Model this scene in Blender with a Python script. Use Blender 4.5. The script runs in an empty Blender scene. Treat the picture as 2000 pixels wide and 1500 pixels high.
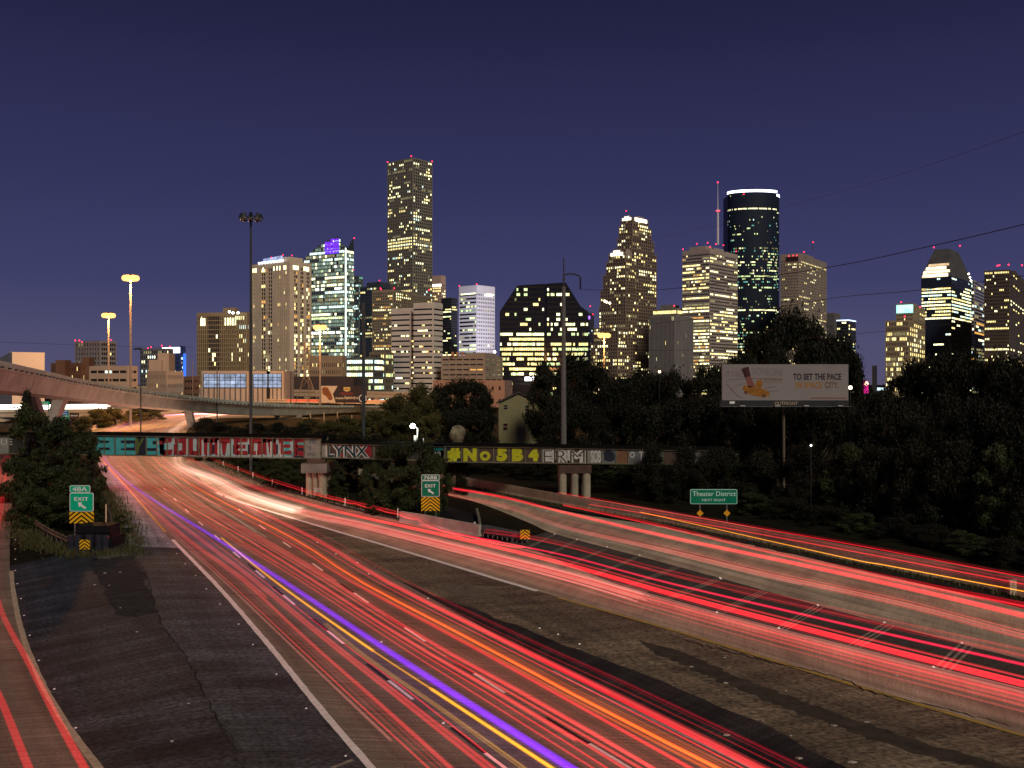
import bpy, bmesh, math, random
import numpy as np
from mathutils import Vector, Matrix

# ------------------------------------------------------------------ camera, sky, light, exposure
scene = bpy.context.scene
COL = scene.collection
H, F = 13.5, 1900.0            # eye height over the freeway, focal length in photo pixels (2000 wide)
cam = bpy.data.cameras.new('camera')
cam_o = bpy.data.objects.new('camera', cam)
COL.objects.link(cam_o)
cam.sensor_width = 36.0
cam.lens = 36.0 * F / 2000.0
cam.clip_start, cam.clip_end = 0.5, 20000.0
cam_o.location = (0, 0, H)
cam_o.rotation_euler = (math.radians(90), 0, 0)
scene.camera = cam_o

world = bpy.data.worlds.new('World')
scene.world = world
world.use_nodes = True
wn, wl = world.node_tree.nodes, world.node_tree.links
bgn = wn['Background']
tc = wn.new('ShaderNodeTexCoord')
sep = wn.new('ShaderNodeSeparateXYZ')
ramp = wn.new('ShaderNodeValToRGB')
wl.new(tc.outputs['Generated'], sep.inputs[0])
wl.new(sep.outputs['Z'], ramp.inputs['Fac'])
wl.new(ramp.outputs['Color'], bgn.inputs['Color'])
cr = ramp.color_ramp
cr.elements[0].position = 0.0
cr.elements[0].color = (0.090, 0.080, 0.150, 1)
cr.elements[1].position = 1.0
cr.elements[1].color = (0.008, 0.008, 0.030, 1)
for p, c in ((0.04, (0.076, 0.075, 0.158)), (0.10, (0.049, 0.051, 0.136)),
             (0.20, (0.032, 0.034, 0.103)), (0.36, (0.0155, 0.0160, 0.053))):
    e = cr.elements.new(p)
    e.color = (*c, 1)
bgn.inputs['Strength'].default_value = 1.0

sun = bpy.data.lights.new('sun', 'SUN')
sun.energy = 1.45
sun.angle = math.radians(14)
sun.color = (1.0, 0.89, 0.73)
sun_o = bpy.data.objects.new('sun', sun)
COL.objects.link(sun_o)
sun_o.rotation_euler = Vector((-0.28, 0.75, -0.60)).to_track_quat('-Z', 'Y').to_euler()

vs = scene.view_settings
vs.view_transform = 'Standard'
vs.look = 'None'
vs.exposure, vs.gamma = 0.0, 1.0
vs.use_curve_mapping = False
scene.cycles.use_denoising = True
scene.cycles.pixel_filter_width = 1.7
scene.cycles.max_bounces = 5
scene.cycles.diffuse_bounces = 2
scene.cycles.glossy_bounces = 2
scene.cycles.transparent_max_bounces = 64
scene.cycles.sample_clamp_indirect = 4.0

# ------------------------------------------------------------------ helpers
def P(px, py, Y):
    return Vector(((px - 1000) / F * Y, Y, H - (py - 750) / F * Y))

def G(px, py, z=0.0):
    Y = F * (H - z) / (py - 750.0)
    return Vector(((px - 1000) / F * Y, Y, z))

def zat(py, Y):
    return H - (py - 750) / F * Y

def xat(px, Y):
    return (px - 1000) / F * Y

def tag(o, label=None, cat=None, group=None, kind=None):
    if label: o['label'] = label
    if cat: o['category'] = cat
    if group: o['group'] = group
    if kind: o['kind'] = kind
    return o

def empty(name, loc, label=None, cat=None, group=None):
    o = bpy.data.objects.new(name, None)
    o.empty_display_size = 0.5
    COL.objects.link(o)
    o.location = loc
    return tag(o, label, cat, group)

def wloc(o):
    v = Vector((0, 0, 0))
    while o is not None:
        v = v + o.location
        o = o.parent
    return v

class MB:
    """collects faces in world coordinates, builds one mesh object"""
    def __init__(self):
        self.v, self.f, self.m, self.uv = [], [], [], None
    def face(self, pts, mi=0):
        b = len(self.v)
        self.v += [tuple(p) for p in pts]
        self.f.append(tuple(range(b, b + len(pts))))
        self.m.append(mi)
    def hexa(self, a, mi=0):            # 4 bottom points, 4 top points
        b = len(self.v)
        self.v += [tuple(p) for p in a]
        for q in ((3, 2, 1, 0), (4, 5, 6, 7), (0, 1, 5, 4), (1, 2, 6, 5), (2, 3, 7, 6), (3, 0, 4, 7)):
            self.f.append(tuple(b + i for i in q)); self.m.append(mi)
    def box(self, x0, x1, y0, y1, z0, z1, mi=0):
        self.hexa([(x0, y0, z0), (x1, y0, z0), (x1, y1, z0), (x0, y1, z0),
                   (x0, y0, z1), (x1, y0, z1), (x1, y1, z1), (x0, y1, z1)], mi)
    def obox(self, O, u, n, a0, a1, d0, d1, z0, z1, mi=0):   # along u, out along n, up z
        def q(a, d, z): return (O[0] + u[0]*a + n[0]*d, O[1] + u[1]*a + n[1]*d, z)
        self.hexa([q(a0, d1, z0), q(a1, d1, z0), q(a1, d0, z0), q(a0, d0, z0),
                   q(a0, d1, z1), q(a1, d1, z1), q(a1, d0, z1), q(a0, d0, z1)], mi)
    def oquad(self, O, u, n, a0, a1, d, z0, z1, mi=0):
        def q(a, z): return (O[0] + u[0]*a + n[0]*d, O[1] + u[1]*a + n[1]*d, z)
        self.face([q(a0, z0), q(a1, z0), q(a1, z1), q(a0, z1)], mi)
    def prism(self, poly, ext, mi=0):     # poly: 3D points; ext: vector
        n = len(poly); ext = Vector(ext)
        a = [Vector(p) for p in poly]; b = [p + ext for p in a]
        self.face(a, mi); self.face(b[::-1], mi)
        for i in range(n):
            j = (i + 1) % n
            self.face([a[j], a[i], b[i], b[j]], mi)
    def tube(self, pts, r, sides=6, mi=0, caps=True):
        pts = [Vector(p) for p in pts]
        n = len(pts)
        rs = r if isinstance(r, (list, tuple)) else [r] * n
        b = len(self.v)
        for i, p in enumerate(pts):
            t = (pts[min(i+1, n-1)] - pts[max(i-1, 0)])
            t = t.normalized() if t.length > 1e-9 else Vector((0, 0, 1))
            up = Vector((0, 0, 1)) if abs(t.z) < 0.95 else Vector((0, 1, 0))
            s = t.cross(up).normalized(); w = s.cross(t)
            for k in range(sides):
                a = 2 * math.pi * (k + 0.5) / sides
                self.v.append(tuple(p + (s * math.cos(a) + w * math.sin(a)) * rs[i]))
        for i in range(n - 1):
            for k in range(sides):
                k2 = (k + 1) % sides
                self.f.append((b + i*sides + k, b + i*sides + k2, b + (i+1)*sides + k2, b + (i+1)*sides + k)); self.m.append(mi)
        if caps:
            self.f.append(tuple(b + k for k in range(sides))[::-1]); self.m.append(mi)
            self.f.append(tuple(b + (n-1)*sides + k for k in range(sides))); self.m.append(mi)
    def ball(self, c, r, mi=0, seg=8, ring=5, sz=1.0):
        rings = []
        b = len(self.v)
        for i in range(1, ring):
            th = math.pi * i / ring
            for k in range(seg):
                a = 2*math.pi*k/seg
                self.v.append((c[0]+r*math.sin(th)*math.cos(a), c[1]+r*math.sin(th)*math.sin(a), c[2]+r*sz*math.cos(th)))
        top = len(self.v); self.v.append((c[0], c[1], c[2]+r*sz)); self.v.append((c[0], c[1], c[2]-r*sz))
        for i in range(ring - 2):
            for k in range(seg):
                k2 = (k+1) % seg
                self.f.append((b+i*seg+k, b+(i+1)*seg+k, b+(i+1)*seg+k2, b+i*seg+k2)); self.m.append(mi)
        for k in range(seg):
            k2 = (k+1) % seg
            self.f.append((top, b+k, b+k2)); self.m.append(mi)
            self.f.append((top+1, b+(ring-2)*seg+k2, b+(ring-2)*seg+k)); self.m.append(mi)
    def build(self, name, mats, parent=None, kind=None, smooth=False, uvs=None):
        if not self.f: return None
        me = bpy.data.meshes.new(name)
        L = wloc(parent) if parent is not None else Vector((0, 0, 0))
        va = np.array(self.v, dtype=np.float64) - np.array(L)
        me.from_pydata(va.tolist(), [], self.f)
        if not isinstance(mats, (list, tuple)): mats = [mats]
        for m in mats: me.materials.append(m)
        if len(mats) > 1:
            me.polygons.foreach_set('material_index', self.m)
        if smooth:
            me.polygons.foreach_set('use_smooth', [True] * len(me.polygons))
        if uvs is not None:
            l = me.uv_layers.new(name='UVMap')
            l.data.foreach_set('uv', np.array([uvs[i] for i in np.array([lo.vertex_index for lo in me.loops])]).ravel())
        me.update()
        o = bpy.data.objects.new(name, me)
        COL.objects.link(o)
        if parent is not None: o.parent = parent
        if kind: o['kind'] = kind
        return o

def centre(mb):
    a = np.array(mb.v)
    return Vector(((a[:, 0].min()+a[:, 0].max())/2, (a[:, 1].min()+a[:, 1].max())/2, a[:, 2].min()))

def single(name, mb, mats, label, cat, group=None, kind=None, smooth=False):
    """a top-level thing that is one mesh, with its origin at its base"""
    c = centre(mb)
    mb.v = [(p[0]-c[0], p[1]-c[1], p[2]-c[2]) for p in mb.v]
    o = mb.build(name, mats, None, kind, smooth)
    o.location = c
    return tag(o, label, cat, group, kind)

# ------------------------------------------------------------------ materials
MATS = {}
def mat(name, col, rough=0.8, noise=0.0, scale=1.0, bump=0.0, metal=0.0, spec=0.3, detail=4.0, stretch=None, uv=False, two=None):
    if name in MATS: return MATS[name]
    m = bpy.data.materials.new(name); m.use_nodes = True
    nt = m.node_tree; bs = nt.nodes['Principled BSDF']
    bs.inputs['Base Color'].default_value = (*col, 1)
    bs.inputs['Roughness'].default_value = rough
    bs.inputs['Metallic'].default_value = metal
    bs.inputs['Specular IOR Level'].default_value = spec
    if noise > 0 or bump > 0:
        t = nt.nodes.new('ShaderNodeTexCoord'); mp = nt.nodes.new('ShaderNodeMapping')
        nt.links.new(t.outputs['UV' if uv else 'Object'], mp.inputs['Vector'])
        if stretch: mp.inputs['Scale'].default_value = stretch
        nz = nt.nodes.new('ShaderNodeTexNoise')
        nz.inputs['Scale'].default_value = scale; nz.inputs['Detail'].default_value = detail; nz.inputs['Roughness'].default_value = 0.65
        nt.links.new(mp.outputs[0], nz.inputs['Vector'])
        if noise > 0:
            rp = nt.nodes.new('ShaderNodeValToRGB')
            rp.color_ramp.elements[0].position = 0.3; rp.color_ramp.elements[1].position = 0.7
            lo = two if two else tuple(c * (1 - noise) for c in col)
            rp.color_ramp.elements[0].color = (*lo, 1)
            rp.color_ramp.elements[1].color = (*[min(1, c * (1 + noise * .6)) for c in col], 1)
            nt.links.new(nz.outputs['Fac'], rp.inputs['Fac']); nt.links.new(rp.outputs['Color'], bs.inputs['Base Color'])
        if bump > 0:
            bp = nt.nodes.new('ShaderNodeBump'); bp.inputs['Strength'].default_value = bump; bp.inputs['Distance'].default_value = 0.05
            nt.links.new(nz.outputs['Fac'], bp.inputs['Height']); nt.links.new(bp.outputs[0], bs.inputs['Normal'])
    MATS[name] = m
    return m

def emis(name, col, strength, sampling='NONE', vary=0.0, vscale=0.4):
    if name in MATS: return MATS[name]
    m = bpy.data.materials.new(name); m.use_nodes = True
    nt = m.node_tree; nt.nodes.remove(nt.nodes['Principled BSDF'])
    em = nt.nodes.new('ShaderNodeEmission')
    em.inputs['Color'].default_value = (*col, 1); em.inputs['Strength'].default_value = strength
    if vary > 0:
        t = nt.nodes.new('ShaderNodeTexCoord'); nz = nt.nodes.new('ShaderNodeTexNoise')
        nz.inputs['Scale'].default_value = vscale; nz.inputs['Detail'].default_value = 2
        nt.links.new(t.outputs['Object'], nz.inputs['Vector'])
        mr = nt.nodes.new('ShaderNodeMapRange')
        mr.inputs['From Min'].default_value = .3; mr.inputs['From Max'].default_value = .7
        mr.inputs['To Min'].default_value = strength * (1 - vary); mr.inputs['To Max'].default_value = strength * (1 + vary)
        nt.links.new(nz.outputs['Fac'], mr.inputs['Value']); nt.links.new(mr.outputs[0], em.inputs['Strength'])
    nt.links.new(em.outputs[0], nt.nodes['Material Output'].inputs['Surface'])
    m.cycles.emission_sampling = sampling
    MATS[name] = m
    return m

def road_mat(name, col, tine=0.25, wear=0.35, grain=0.25, crack=0.0, mott=0.0, gs=9.0):
    """concrete or asphalt on a strip: UV u = metres across, v = metres along"""
    m = bpy.data.materials.new(name); m.use_nodes = True
    nt = m.node_tree; N = nt.nodes; L = nt.links; bs = N['Principled BSDF']
    bs.inputs['Roughness'].default_value = 0.75; bs.inputs['Specular IOR Level'].default_value = 0.25
    t = N.new('ShaderNodeTexCoord')
    def nz(sx, sy, sc, det):
        mp = N.new('ShaderNodeMapping'); mp.inputs['Scale'].default_value = (sx, sy, 1)
        L.new(t.outputs['UV'], mp.inputs['Vector'])
        n = N.new('ShaderNodeTexNoise'); n.inputs['Scale'].default_value = sc; n.inputs['Detail'].default_value = det
        n.inputs['Roughness'].default_value = .6
        L.new(mp.outputs[0], n.inputs['Vector']); return n
    a = nz(0.55, 0.012, 1.6, 5)      # long streaks of tyre wear along the lanes
    b = nz(0.25, 5.0, 1.0, 3)        # fine transverse grooves
    c = nz(1, 1, 0.25, 6)            # large stains
    d = nz(1, 1, gs, 4)             # grain
    def mr(n, lo, hi):
        r = N.new('ShaderNodeMapRange'); r.inputs['From Min'].default_value = .3; r.inputs['From Max'].default_value = .7
        r.inputs['To Min'].default_value = lo; r.inputs['To Max'].default_value = hi
        L.new(n.outputs['Fac'], r.inputs['Value']); return r
    def mul(x, y):
        k = N.new('ShaderNodeMath'); k.operation = 'MULTIPLY'
        L.new(x.outputs[0], k.inputs[0]); L.new(y.outputs[0], k.inputs[1]); return k
    v = mul(mul(mr(a, 1 - wear, 1 + wear), mr(b, 1 - tine, 1 + tine)), mul(mr(c, .72, 1.2), mr(d, 1 - grain, 1 + grain)))
    if mott > 0:                     # broad dark streaks across, oil and old sealing
        e = nz(.10, .55, 1.0, 6); f = nz(.35, .5, .35, 5)
        v = mul(v, mul(mr(e, 1 - mott, 1 + mott*.7), mr(f, 1 - mott*.8, 1 + mott*.5)))
    if crack > 0:
        vo = N.new('ShaderNodeTexVoronoi'); vo.feature = 'DISTANCE_TO_EDGE'; vo.inputs['Scale'].default_value = .16
        n2 = nz(1, 1, .9, 4)
        mx = N.new('ShaderNodeMixRGB'); mx.inputs['Fac'].default_value = .06
        mp = N.new('ShaderNodeMapping'); L.new(t.outputs['UV'], mx.inputs[1]); L.new(n2.outputs['Color'], mx.inputs[2])
        mx.blend_type = 'ADD'; mx.inputs['Fac'].default_value = .9
        L.new(mx.outputs[0], vo.inputs['Vector'])
        r = N.new('ShaderNodeMapRange'); r.inputs['From Min'].default_value = 0.0; r.inputs['From Max'].default_value = .012
        r.inputs['To Min'].default_value = 1 - crack; r.inputs['To Max'].default_value = 1
        L.new(vo.outputs['Distance'], r.inputs['Value'])
        v = mul(v, r)
    vm = N.new('ShaderNodeVectorMath'); vm.operation = 'SCALE'
    vm.inputs[0].default_value = col
    L.new(v.outputs[0], vm.inputs['Scale']); L.new(vm.outputs['Vector'], bs.inputs['Base Color'])
    bp = N.new('ShaderNodeBump'); bp.inputs['Strength'].default_value = .35; bp.inputs['Distance'].default_value = .02
    L.new(d.outputs['Fac'], bp.inputs['Height']); L.new(bp.outputs[0], bs.inputs['Normal'])
    MATS[name] = m
    return m

M_conc = mat('concrete', (.36, .33, .28), .85, .3, .5, .3)
M_conc_dark = mat('weathered_concrete', (.22, .21, .18), .85, .4, .4, .3)
M_barrier = mat('barrier_concrete', (.48, .40, .26), .85, .35, .35, .25)
M_steel = mat('galvanised_steel', (.18, .19, .19), .5, .2, 2, 0, .4)
M_dsteel = mat('dark_steel', (.03, .033, .035), .6, .2, 2)
M_black = mat('black_rubber', (.012, .012, .014), .7, .2, 4, spec=.08)
M_white = mat('white_paint', (.78, .76, .70), .6, .15, 3)
M_linew = mat('line_paint', (.90, .87, .78), .7, .2, 3.0)
M_yline = mat('worn_yellow_paint', (.42, .29, .04), .7, .5, 2.2, two=(.30, .22, .08))
M_green = mat('sign_green', (.0, .55, .30), .35, .06, 1.5)
M_green2 = mat('sign_dark_green', (.0, .22, .12), .35, .06, 1.5)
M_signw = mat('sign_white', (.92, .92, .88), .4)
M_yel = mat('sign_yellow', (.95, .55, .01), .45, .08, 2)
M_trackrust = mat('rusty_steel', (.10, .065, .045), .8, .5, 1.3, .2)
# ------------------------------------------------------------------ ground and roads
random.seed(7)
rng = random.Random(11)

def catmull(pts, n=8):
    pts = [Vector(p) for p in pts]
    out = []
    q = [2*pts[0]-pts[1]] + pts + [2*pts[-1]-pts[-2]]
    for i in range(1, len(q) - 2):
        p0, p1, p2, p3 = q[i-1:i+3]
        for k in range(n):
            t = k / n
            out.append(.5 * ((2*p1) + (p2-p0)*t + (2*p0-5*p1+4*p2-p3)*t*t + (3*p1-p0-3*p2+p3)*t**3))
    out.append(pts[-1])
    return out

def resample(pts, n):
    pts = [Vector(p) for p in pts]
    d = [0]
    for a, b in zip(pts, pts[1:]): d.append(d[-1] + (b-a).length)
    out, j = [], 0
    for i in range(n):
        s = d[-1] * i / (n - 1)
        while j < len(pts) - 2 and d[j+1] < s: j += 1
        t = (s - d[j]) / max(1e-9, d[j+1] - d[j])
        out.append(pts[j].lerp(pts[j+1], min(1, max(0, t))))
    return out

def path_px(px, z=0.0, near=20.0, far=0.0, n=6):
    w = [G(x, y, z) for x, y in px]
    if far: w.insert(0, w[0] + (w[0]-w[1]).normalized() * far)
    if near: w.append(w[-1] + (w[-1]-w[-2]).normalized() * near)
    return catmull(w, n)

A_L = [(420, 806.5), (355, 806.5), (300, 812), (250, 820), (200, 832), (166, 848), (160, 870), (200, 903), (262, 972), (320, 1040), (420, 1145), (520, 1262), (610, 1375), (715, 1500)]
A_R = [(640, 818), (520, 816), (430, 817), (385, 826), (362, 848), (375, 870), (412, 930), (480, 985), (560, 1025), (700, 1092), (897, 1200), (1090, 1310), (1300, 1413), (1475, 1497)]
B_L = [(360, 900), (400, 945), (440, 970), (560, 1009), (790, 1077), (1050, 1155), (1300, 1226), (1667, 1337), (2000, 1436)]
B_R = [(405, 890), (440, 909), (494, 934), (590, 966), (674, 986), (777, 1012), (860, 1034), (930, 1051), (1020, 1066), (1120, 1107), (1220, 1147), (1401, 1199), (1524, 1231), (1667, 1264), (1839, 1310), (2000, 1352)]
HB_R = [(930, 1077), (1050, 1108), (1220, 1147), (1401, 1199), (1524, 1231), (1667, 1264), (1839, 1310), (2000, 1352)]
C_L = [(700, 928), (880, 968), (950, 988), (1035, 1022), (1083, 1043), (1249, 1087), (1408, 1130), (1601, 1184), (1888, 1261), (2000, 1290)]
C_R = [(700, 915), (880, 949), (1100, 998), (1300, 1030), (1496, 1070), (1650, 1107), (1895, 1163), (2000, 1190)]
D_R = [(-150, 835), (-30, 850), (18, 890), (28, 930), (22, 1000), (19, 1080), (22, 1150), (40, 1240), (75, 1330), (120, 1410), (185, 1500)]

def strip(name, left, right, z, m, n=90, kind='structure', lat=1):
    Lp, Rp = resample(left, n), resample(right, n)
    mb = MB(); uvs = []
    s = 0
    for i in range(n):
        if i: s += ((Lp[i]+Rp[i])*.5 - (Lp[i-1]+Rp[i-1])*.5).length
        w = (Rp[i]-Lp[i]).length
        for k in range(lat + 1):
            p = Lp[i].lerp(Rp[i], k / lat)
            mb.v.append((p.x, p.y, z)); uvs.append((w*k/lat, s))
    for i in range(n - 1):
        for k in range(lat):
            a = i*(lat+1) + k
            mb.f.append((a, a+lat+1, a+lat+2, a+1)); mb.m.append(0)
    o = mb.build(name, m, None, kind, uvs=uvs)
    return o

M_soil = mat('dark_soil_and_grass', (.016, .015, .008), .95, .6, .7, .5, spec=.05)
M_roadA = road_mat('lane_concrete', (.175, .165, .118), .38, .32, .3)
M_roadB = road_mat('lane_concrete_b', (.38, .325, .22), .12, .4, .35, 0, .2)
M_roadC = road_mat('ramp_concrete', (.42, .39, .265), .12, .4, .35, 0, .2)
M_gore = road_mat('old_asphalt', (.050, .054, .060), .5, .3, .9, .0, .75, 4.5)
M_gore2 = road_mat('brown_asphalt', (.195, .150, .092), .3, .35, .85, .3, .45, 4.5)
M_hatch = road_mat('hatched_asphalt', (.07, .068, .052), .3, .4, .5)

g = MB()
g.face([(-9000, -400, -.05), (9000, -400, -.05), (9000, 14000, -.05), (-9000, 14000, -.05)])
g.build('ground', M_soil, None, 'structure')

aL, aR = path_px(A_L), path_px(A_R)
bL, bR, hbR = path_px(B_L), path_px(B_R), path_px(HB_R)
cL, cR = path_px(C_L, near=25), path_px(C_R, near=25)
dR = path_px(D_R)
dL = [p + Vector((-9.5, -2.0, 0)) for p in dR]
strip('gore_pavement', [p for p in dR if p.y < 74], [p for p in aL if p.y < 90], 0.0, M_gore, 60)
seam = catmull([G(x, y) for x, y in ((190, 903), (215, 960), (245, 1040), (262, 1083), (285, 1120), (300, 1170), (320, 1225), (355, 1270), (395, 1345), (420, 1400), (455, 1450), (480, 1500))], 6)
seam.append(seam[-1] + (seam[-1]-seam[-2]).normalized()*20)
M_sh = road_mat('shoulder_asphalt', (.074, .080, .088), .42, .35, .9, .0, .6, 4.5)
M_shc = road_mat('shoulder_concrete', (.28, .285, .30), .3, .35, .4, 0, .3)
strip('freeway_shoulder', [p for p in seam if p.y < 90], [p for p in aL if p.y < 90], 0.004, M_sh, 60)
strip('freeway_shoulder', [p for p in seam if 80 < p.y < 172], [p for p in aL if 80 < p.y < 172], 0.008, M_shc, 60)
strip('gore_pavement', [p for p in aR if p.y < 118], [p for p in bL if p.y < 118], 0.0, M_gore2, 60)
dk = catmull([G(x, y) for x, y in ((640, 1080), (740, 1125), (900, 1180), (1050, 1240), (1180, 1285), (1300, 1335), (1450, 1400), (1640, 1490))], 6)
dk.append(dk[-1] + (dk[-1]-dk[-2]).normalized()*20)
strip('gore_pavement', [p for p in aR if p.y < 78], [p + Vector((rng.uniform(-.25, .25), 0, 0)) for p in dk if p.y < 78], 0.005, road_mat('dark_asphalt', (.034, .030, .026), .4, .45, .7, .0, .6), 70)
strip('gore_pavement', [p for p in hbR if p.y < 79], [p for p in cL if p.y < 89], 0.0, M_hatch, 60)
strip('main_carriageway', aL, aR, 0.012, M_roadA, 160)
strip('merging_carriageway', bL, bR, 0.016, M_roadB, 130)
strip('exit_ramp', cL, cR, 0.012, M_roadC, 100)
strip('left_carriageway', dL, dR, 0.012, M_roadA, 80)

# dark worn edge beside the main lanes and the dark gutter ribbon in the right gore
def ribbon(mb, pts, w, z, jitter=0.0, r=None):
    r = r or rng
    n = len(pts)
    A, B = [], []
    for i, p in enumerate(pts):
        t = (pts[min(i+1, n-1)] - pts[max(0, i-1)]); t.z = 0; t.normalize()
        s = Vector((t.y, -t.x, 0))
        tp = min(1, (i+.6)/(n*.12), (n-i-.4)/(n*.12)) if jitter > .2 else 1
        w0 = tp * w * (1 + r.uniform(-jitter, jitter)); w1 = tp * w * (1 + r.uniform(-jitter, jitter))
        A.append((p.x - s.x*w0/2, p.y - s.y*w0/2, z)); B.append((p.x + s.x*w1/2, p.y + s.y*w1/2, z))
    for i in range(n-1):
        mb.face([A[i], A[i+1], B[i+1], B[i]][::-1])

def line_px(px, w, z, m, name, near=0, jitter=0.0, sub=8):
    mb = MB(); pts = resample(catmull([G(x, y) for x, y in px] , sub), 12*len(px))
    if jitter > .6: pts = [q + Vector((rng.gauss(0, .045), rng.gauss(0, .1), 0)) for q in pts]
    ribbon(mb, pts, w, z, jitter)
    return mb.build(name, m, None, 'structure')

M_crack = mat('asphalt_crack', (.010, .010, .010), .95)
M_tar = mat('tar_patch', (.022, .022, .023), .9, .4, 2.0, .3)
line_px([(2010, 1512), (1800, 1462), (1640, 1408), (1480, 1350), (1340, 1290), (1250, 1252)], 1.3, .007, mat('gutter_dark', (.062, .049, .032), .95, .6, 1.2, .4), 'drainage_gutter', jitter=.25)  # dark brown ribbon laid flat along the gutter line
# broken seam where two sheets of asphalt meet in the left gore
line_px([(262, 1083), (285, 1120), (300, 1170), (320, 1225), (355, 1270), (395, 1345), (420, 1400), (455, 1450), (480, 1500)], .06, .006, M_crack, 'pavement_seam', jitter=.9)
line_px([(1300, 1240), (1450, 1280), (1640, 1325), (1700, 1352), (1850, 1385), (2000, 1428)], .09, .03, M_crack, 'pavement_seam', jitter=.8)
# a sunken strip between the sheets: darker relaid asphalt with raised lips
def patch(px, z, m, name):
    mb = MB(); pts = [G(x, y) for x, y in px]
    mb.face([(p.x, p.y, z) for p in pts]); mb.build(name, m, None, 'structure')
def ragged(px, z, m, name, amp=.10, n=6):
    mb = MB(); q = [G(x, y) for x, y in px]; out = []
    for i, u in enumerate(q):
        w = q[(i+1) % len(q)]
        for k in range(n):
            v = u.lerp(w, k/n); out.append((v.x + rng.gauss(0, amp), v.y + rng.gauss(0, amp*1.6), z))
    mb.face(out); mb.build(name, m, None, 'structure')
M_tarm = mat('broken_asphalt', (.026, .027, .029), .95, .7, 1.2, .6)
ragged([(176, 1098), (215, 1088), (258, 1082), (276, 1115), (292, 1160), (306, 1195), (262, 1207), (225, 1200), (208, 1150), (188, 1120)], .005, M_tarm, 'broken_asphalt_patch')
ragged([(200, 1082), (255, 1074), (262, 1083), (215, 1090), (180, 1094)], .009, mat('dusty_lip', (.13, .11, .08), .95, .5, 2), 'dusty_asphalt_lip', .15)
patch([(700, 1105), (820, 1150), (905, 1195), (860, 1180), (760, 1140)], .008, M_tar, 'relaid_asphalt_patch')
patch([(850, 1148), (900, 1142), (960, 1150), (990, 1160), (930, 1166), (880, 1160)], .008, mat('pale_patch', (.16, .13, .09), .9, .5, 1.5, .3), 'relaid_asphalt_patch')

# painted lines
def edge(pts, off, w, z, m, name, y0, y1):
    mb = MB(); q = [p for p in pts if y0 <= p.y <= y1]
    n = len(q); o = []
    for i, p in enumerate(q):
        t = q[min(i+1, n-1)] - q[max(0, i-1)]; t.normalize()
        o.append(p + Vector((t.y, -t.x, 0)) * off)
    ribbon(mb, resample(o, 120), w, z, .12)
    return mb.build(name, m, None, 'structure')
edge(aL, -.15, .30, .022, M_linew, 'white_edge_line', 0, 88)
edge(aL, -.15, .22, .022, mat('edge_yellow', (.55, .40, .09), .7, .3, 2), 'yellow_edge_line', 88, 175)
edge(aR, .25, .16, .024, mat('grey_line_paint', (.4, .37, .33), .7, .3, 2), 'white_edge_line', 0, 46)
edge(bL, 0, .42, .026, M_linew, 'white_edge_line', 63, 122)
edge(bL, .1, .30, .026, M_yline, 'yellow_edge_line', 0, 62)
edge(dR, -.1, .28, .022, mat('cream_edge_paint', (.46, .42, .28), .7, .35, 3), 'white_edge_line', 0, 72)
edge(hbR, 0, .14, .026, mat('faint_line', (.30, .27, .2), .7, .5, 2), 'white_edge_line', 42, 76)
edge(cL, 0, .14, .026, MATS['faint_line'], 'white_edge_line', 38, 88)
for (x0, y0), (x1, y1), w in (((1083, 1045), (985, 1092), .35), ((1127, 1055), (1030, 1106), .35), ((1183, 1073), (1060, 1125), .35), ((1249, 1087), (1150, 1128), .4),
                              ((1324, 1108), (1224, 1147), .45), ((1408, 1130), (1300, 1172), .5), ((1496, 1154), (1401, 1199), .55), ((1601, 1184), (1524, 1231), .6), ((1737, 1220), (1667, 1264), .65), ((1888, 1261), (1839, 1310), .7)):
    a, b = G(x0, y0), G(x1, y1)
    s = (b-a).normalized(); s = Vector((s.y, -s.x, 0))
    mb = MB()
    for k in (-1, 0, 1):
        ribbon(mb, [a.lerp(b, t/6) + s*k*w*.45 for t in range(7)], w*.22, .024, .3)
    mb.build('gore_stripe', MATS['faint_line'], None, 'structure')
mb = MB(); ribbon(mb, [G(648, 1500), G(690, 1484)], .2, .01); mb.build('gore_stripe', MATS['faint_line'], None, 'structure')

def lerp_path(t):
    n = 200
    return [a.lerp(b, t) for a, b in zip(resample(aL, n), resample(aR, n))]
# lane dashes: white stripe with a dark contrast stripe behind it
dash1 = [(985, 1500), (782, 1348), (655, 1245), (564, 1172), (508, 1122), (462, 1084), (424, 1050), (392, 1023), (365, 998), (342, 976), (322, 956)]
dash2 = [(1198, 1482), (955, 1335), (810, 1240), (705, 1168), (620, 1108), (560, 1064), (512, 1030), (470, 998), (438, 970)]
M_contrast = mat('contrast_paint', (.018, .016, .015), .7, .3, 3)
def dashes(pts, L):
    w = [G(*p) for p in pts]
    for i, p in enumerate(w):
        q = w[min(i+1, len(w)-1)]; r = w[max(i-1, 0)]
        t = (q - r).normalized()
        a, b = p - t*L/2, p + t*L/2
        mb = MB(); ribbon(mb, [a.lerp(b, k/4) for k in range(5)], .16, .026, .08); mb.build('lane_dash', M_linew, None, 'structure')
        if p.y < 70:
            mb = MB(); ribbon(mb, [b.lerp(b + t*L, k/4) for k in range(5)], .16, .025, .05); mb.build('lane_dash_contrast_stripe', M_contrast, None, 'structure')  # black contrast paint ahead of the white dash
dashes(dash1, 3.0); dashes(dash2, 3.2)

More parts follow.
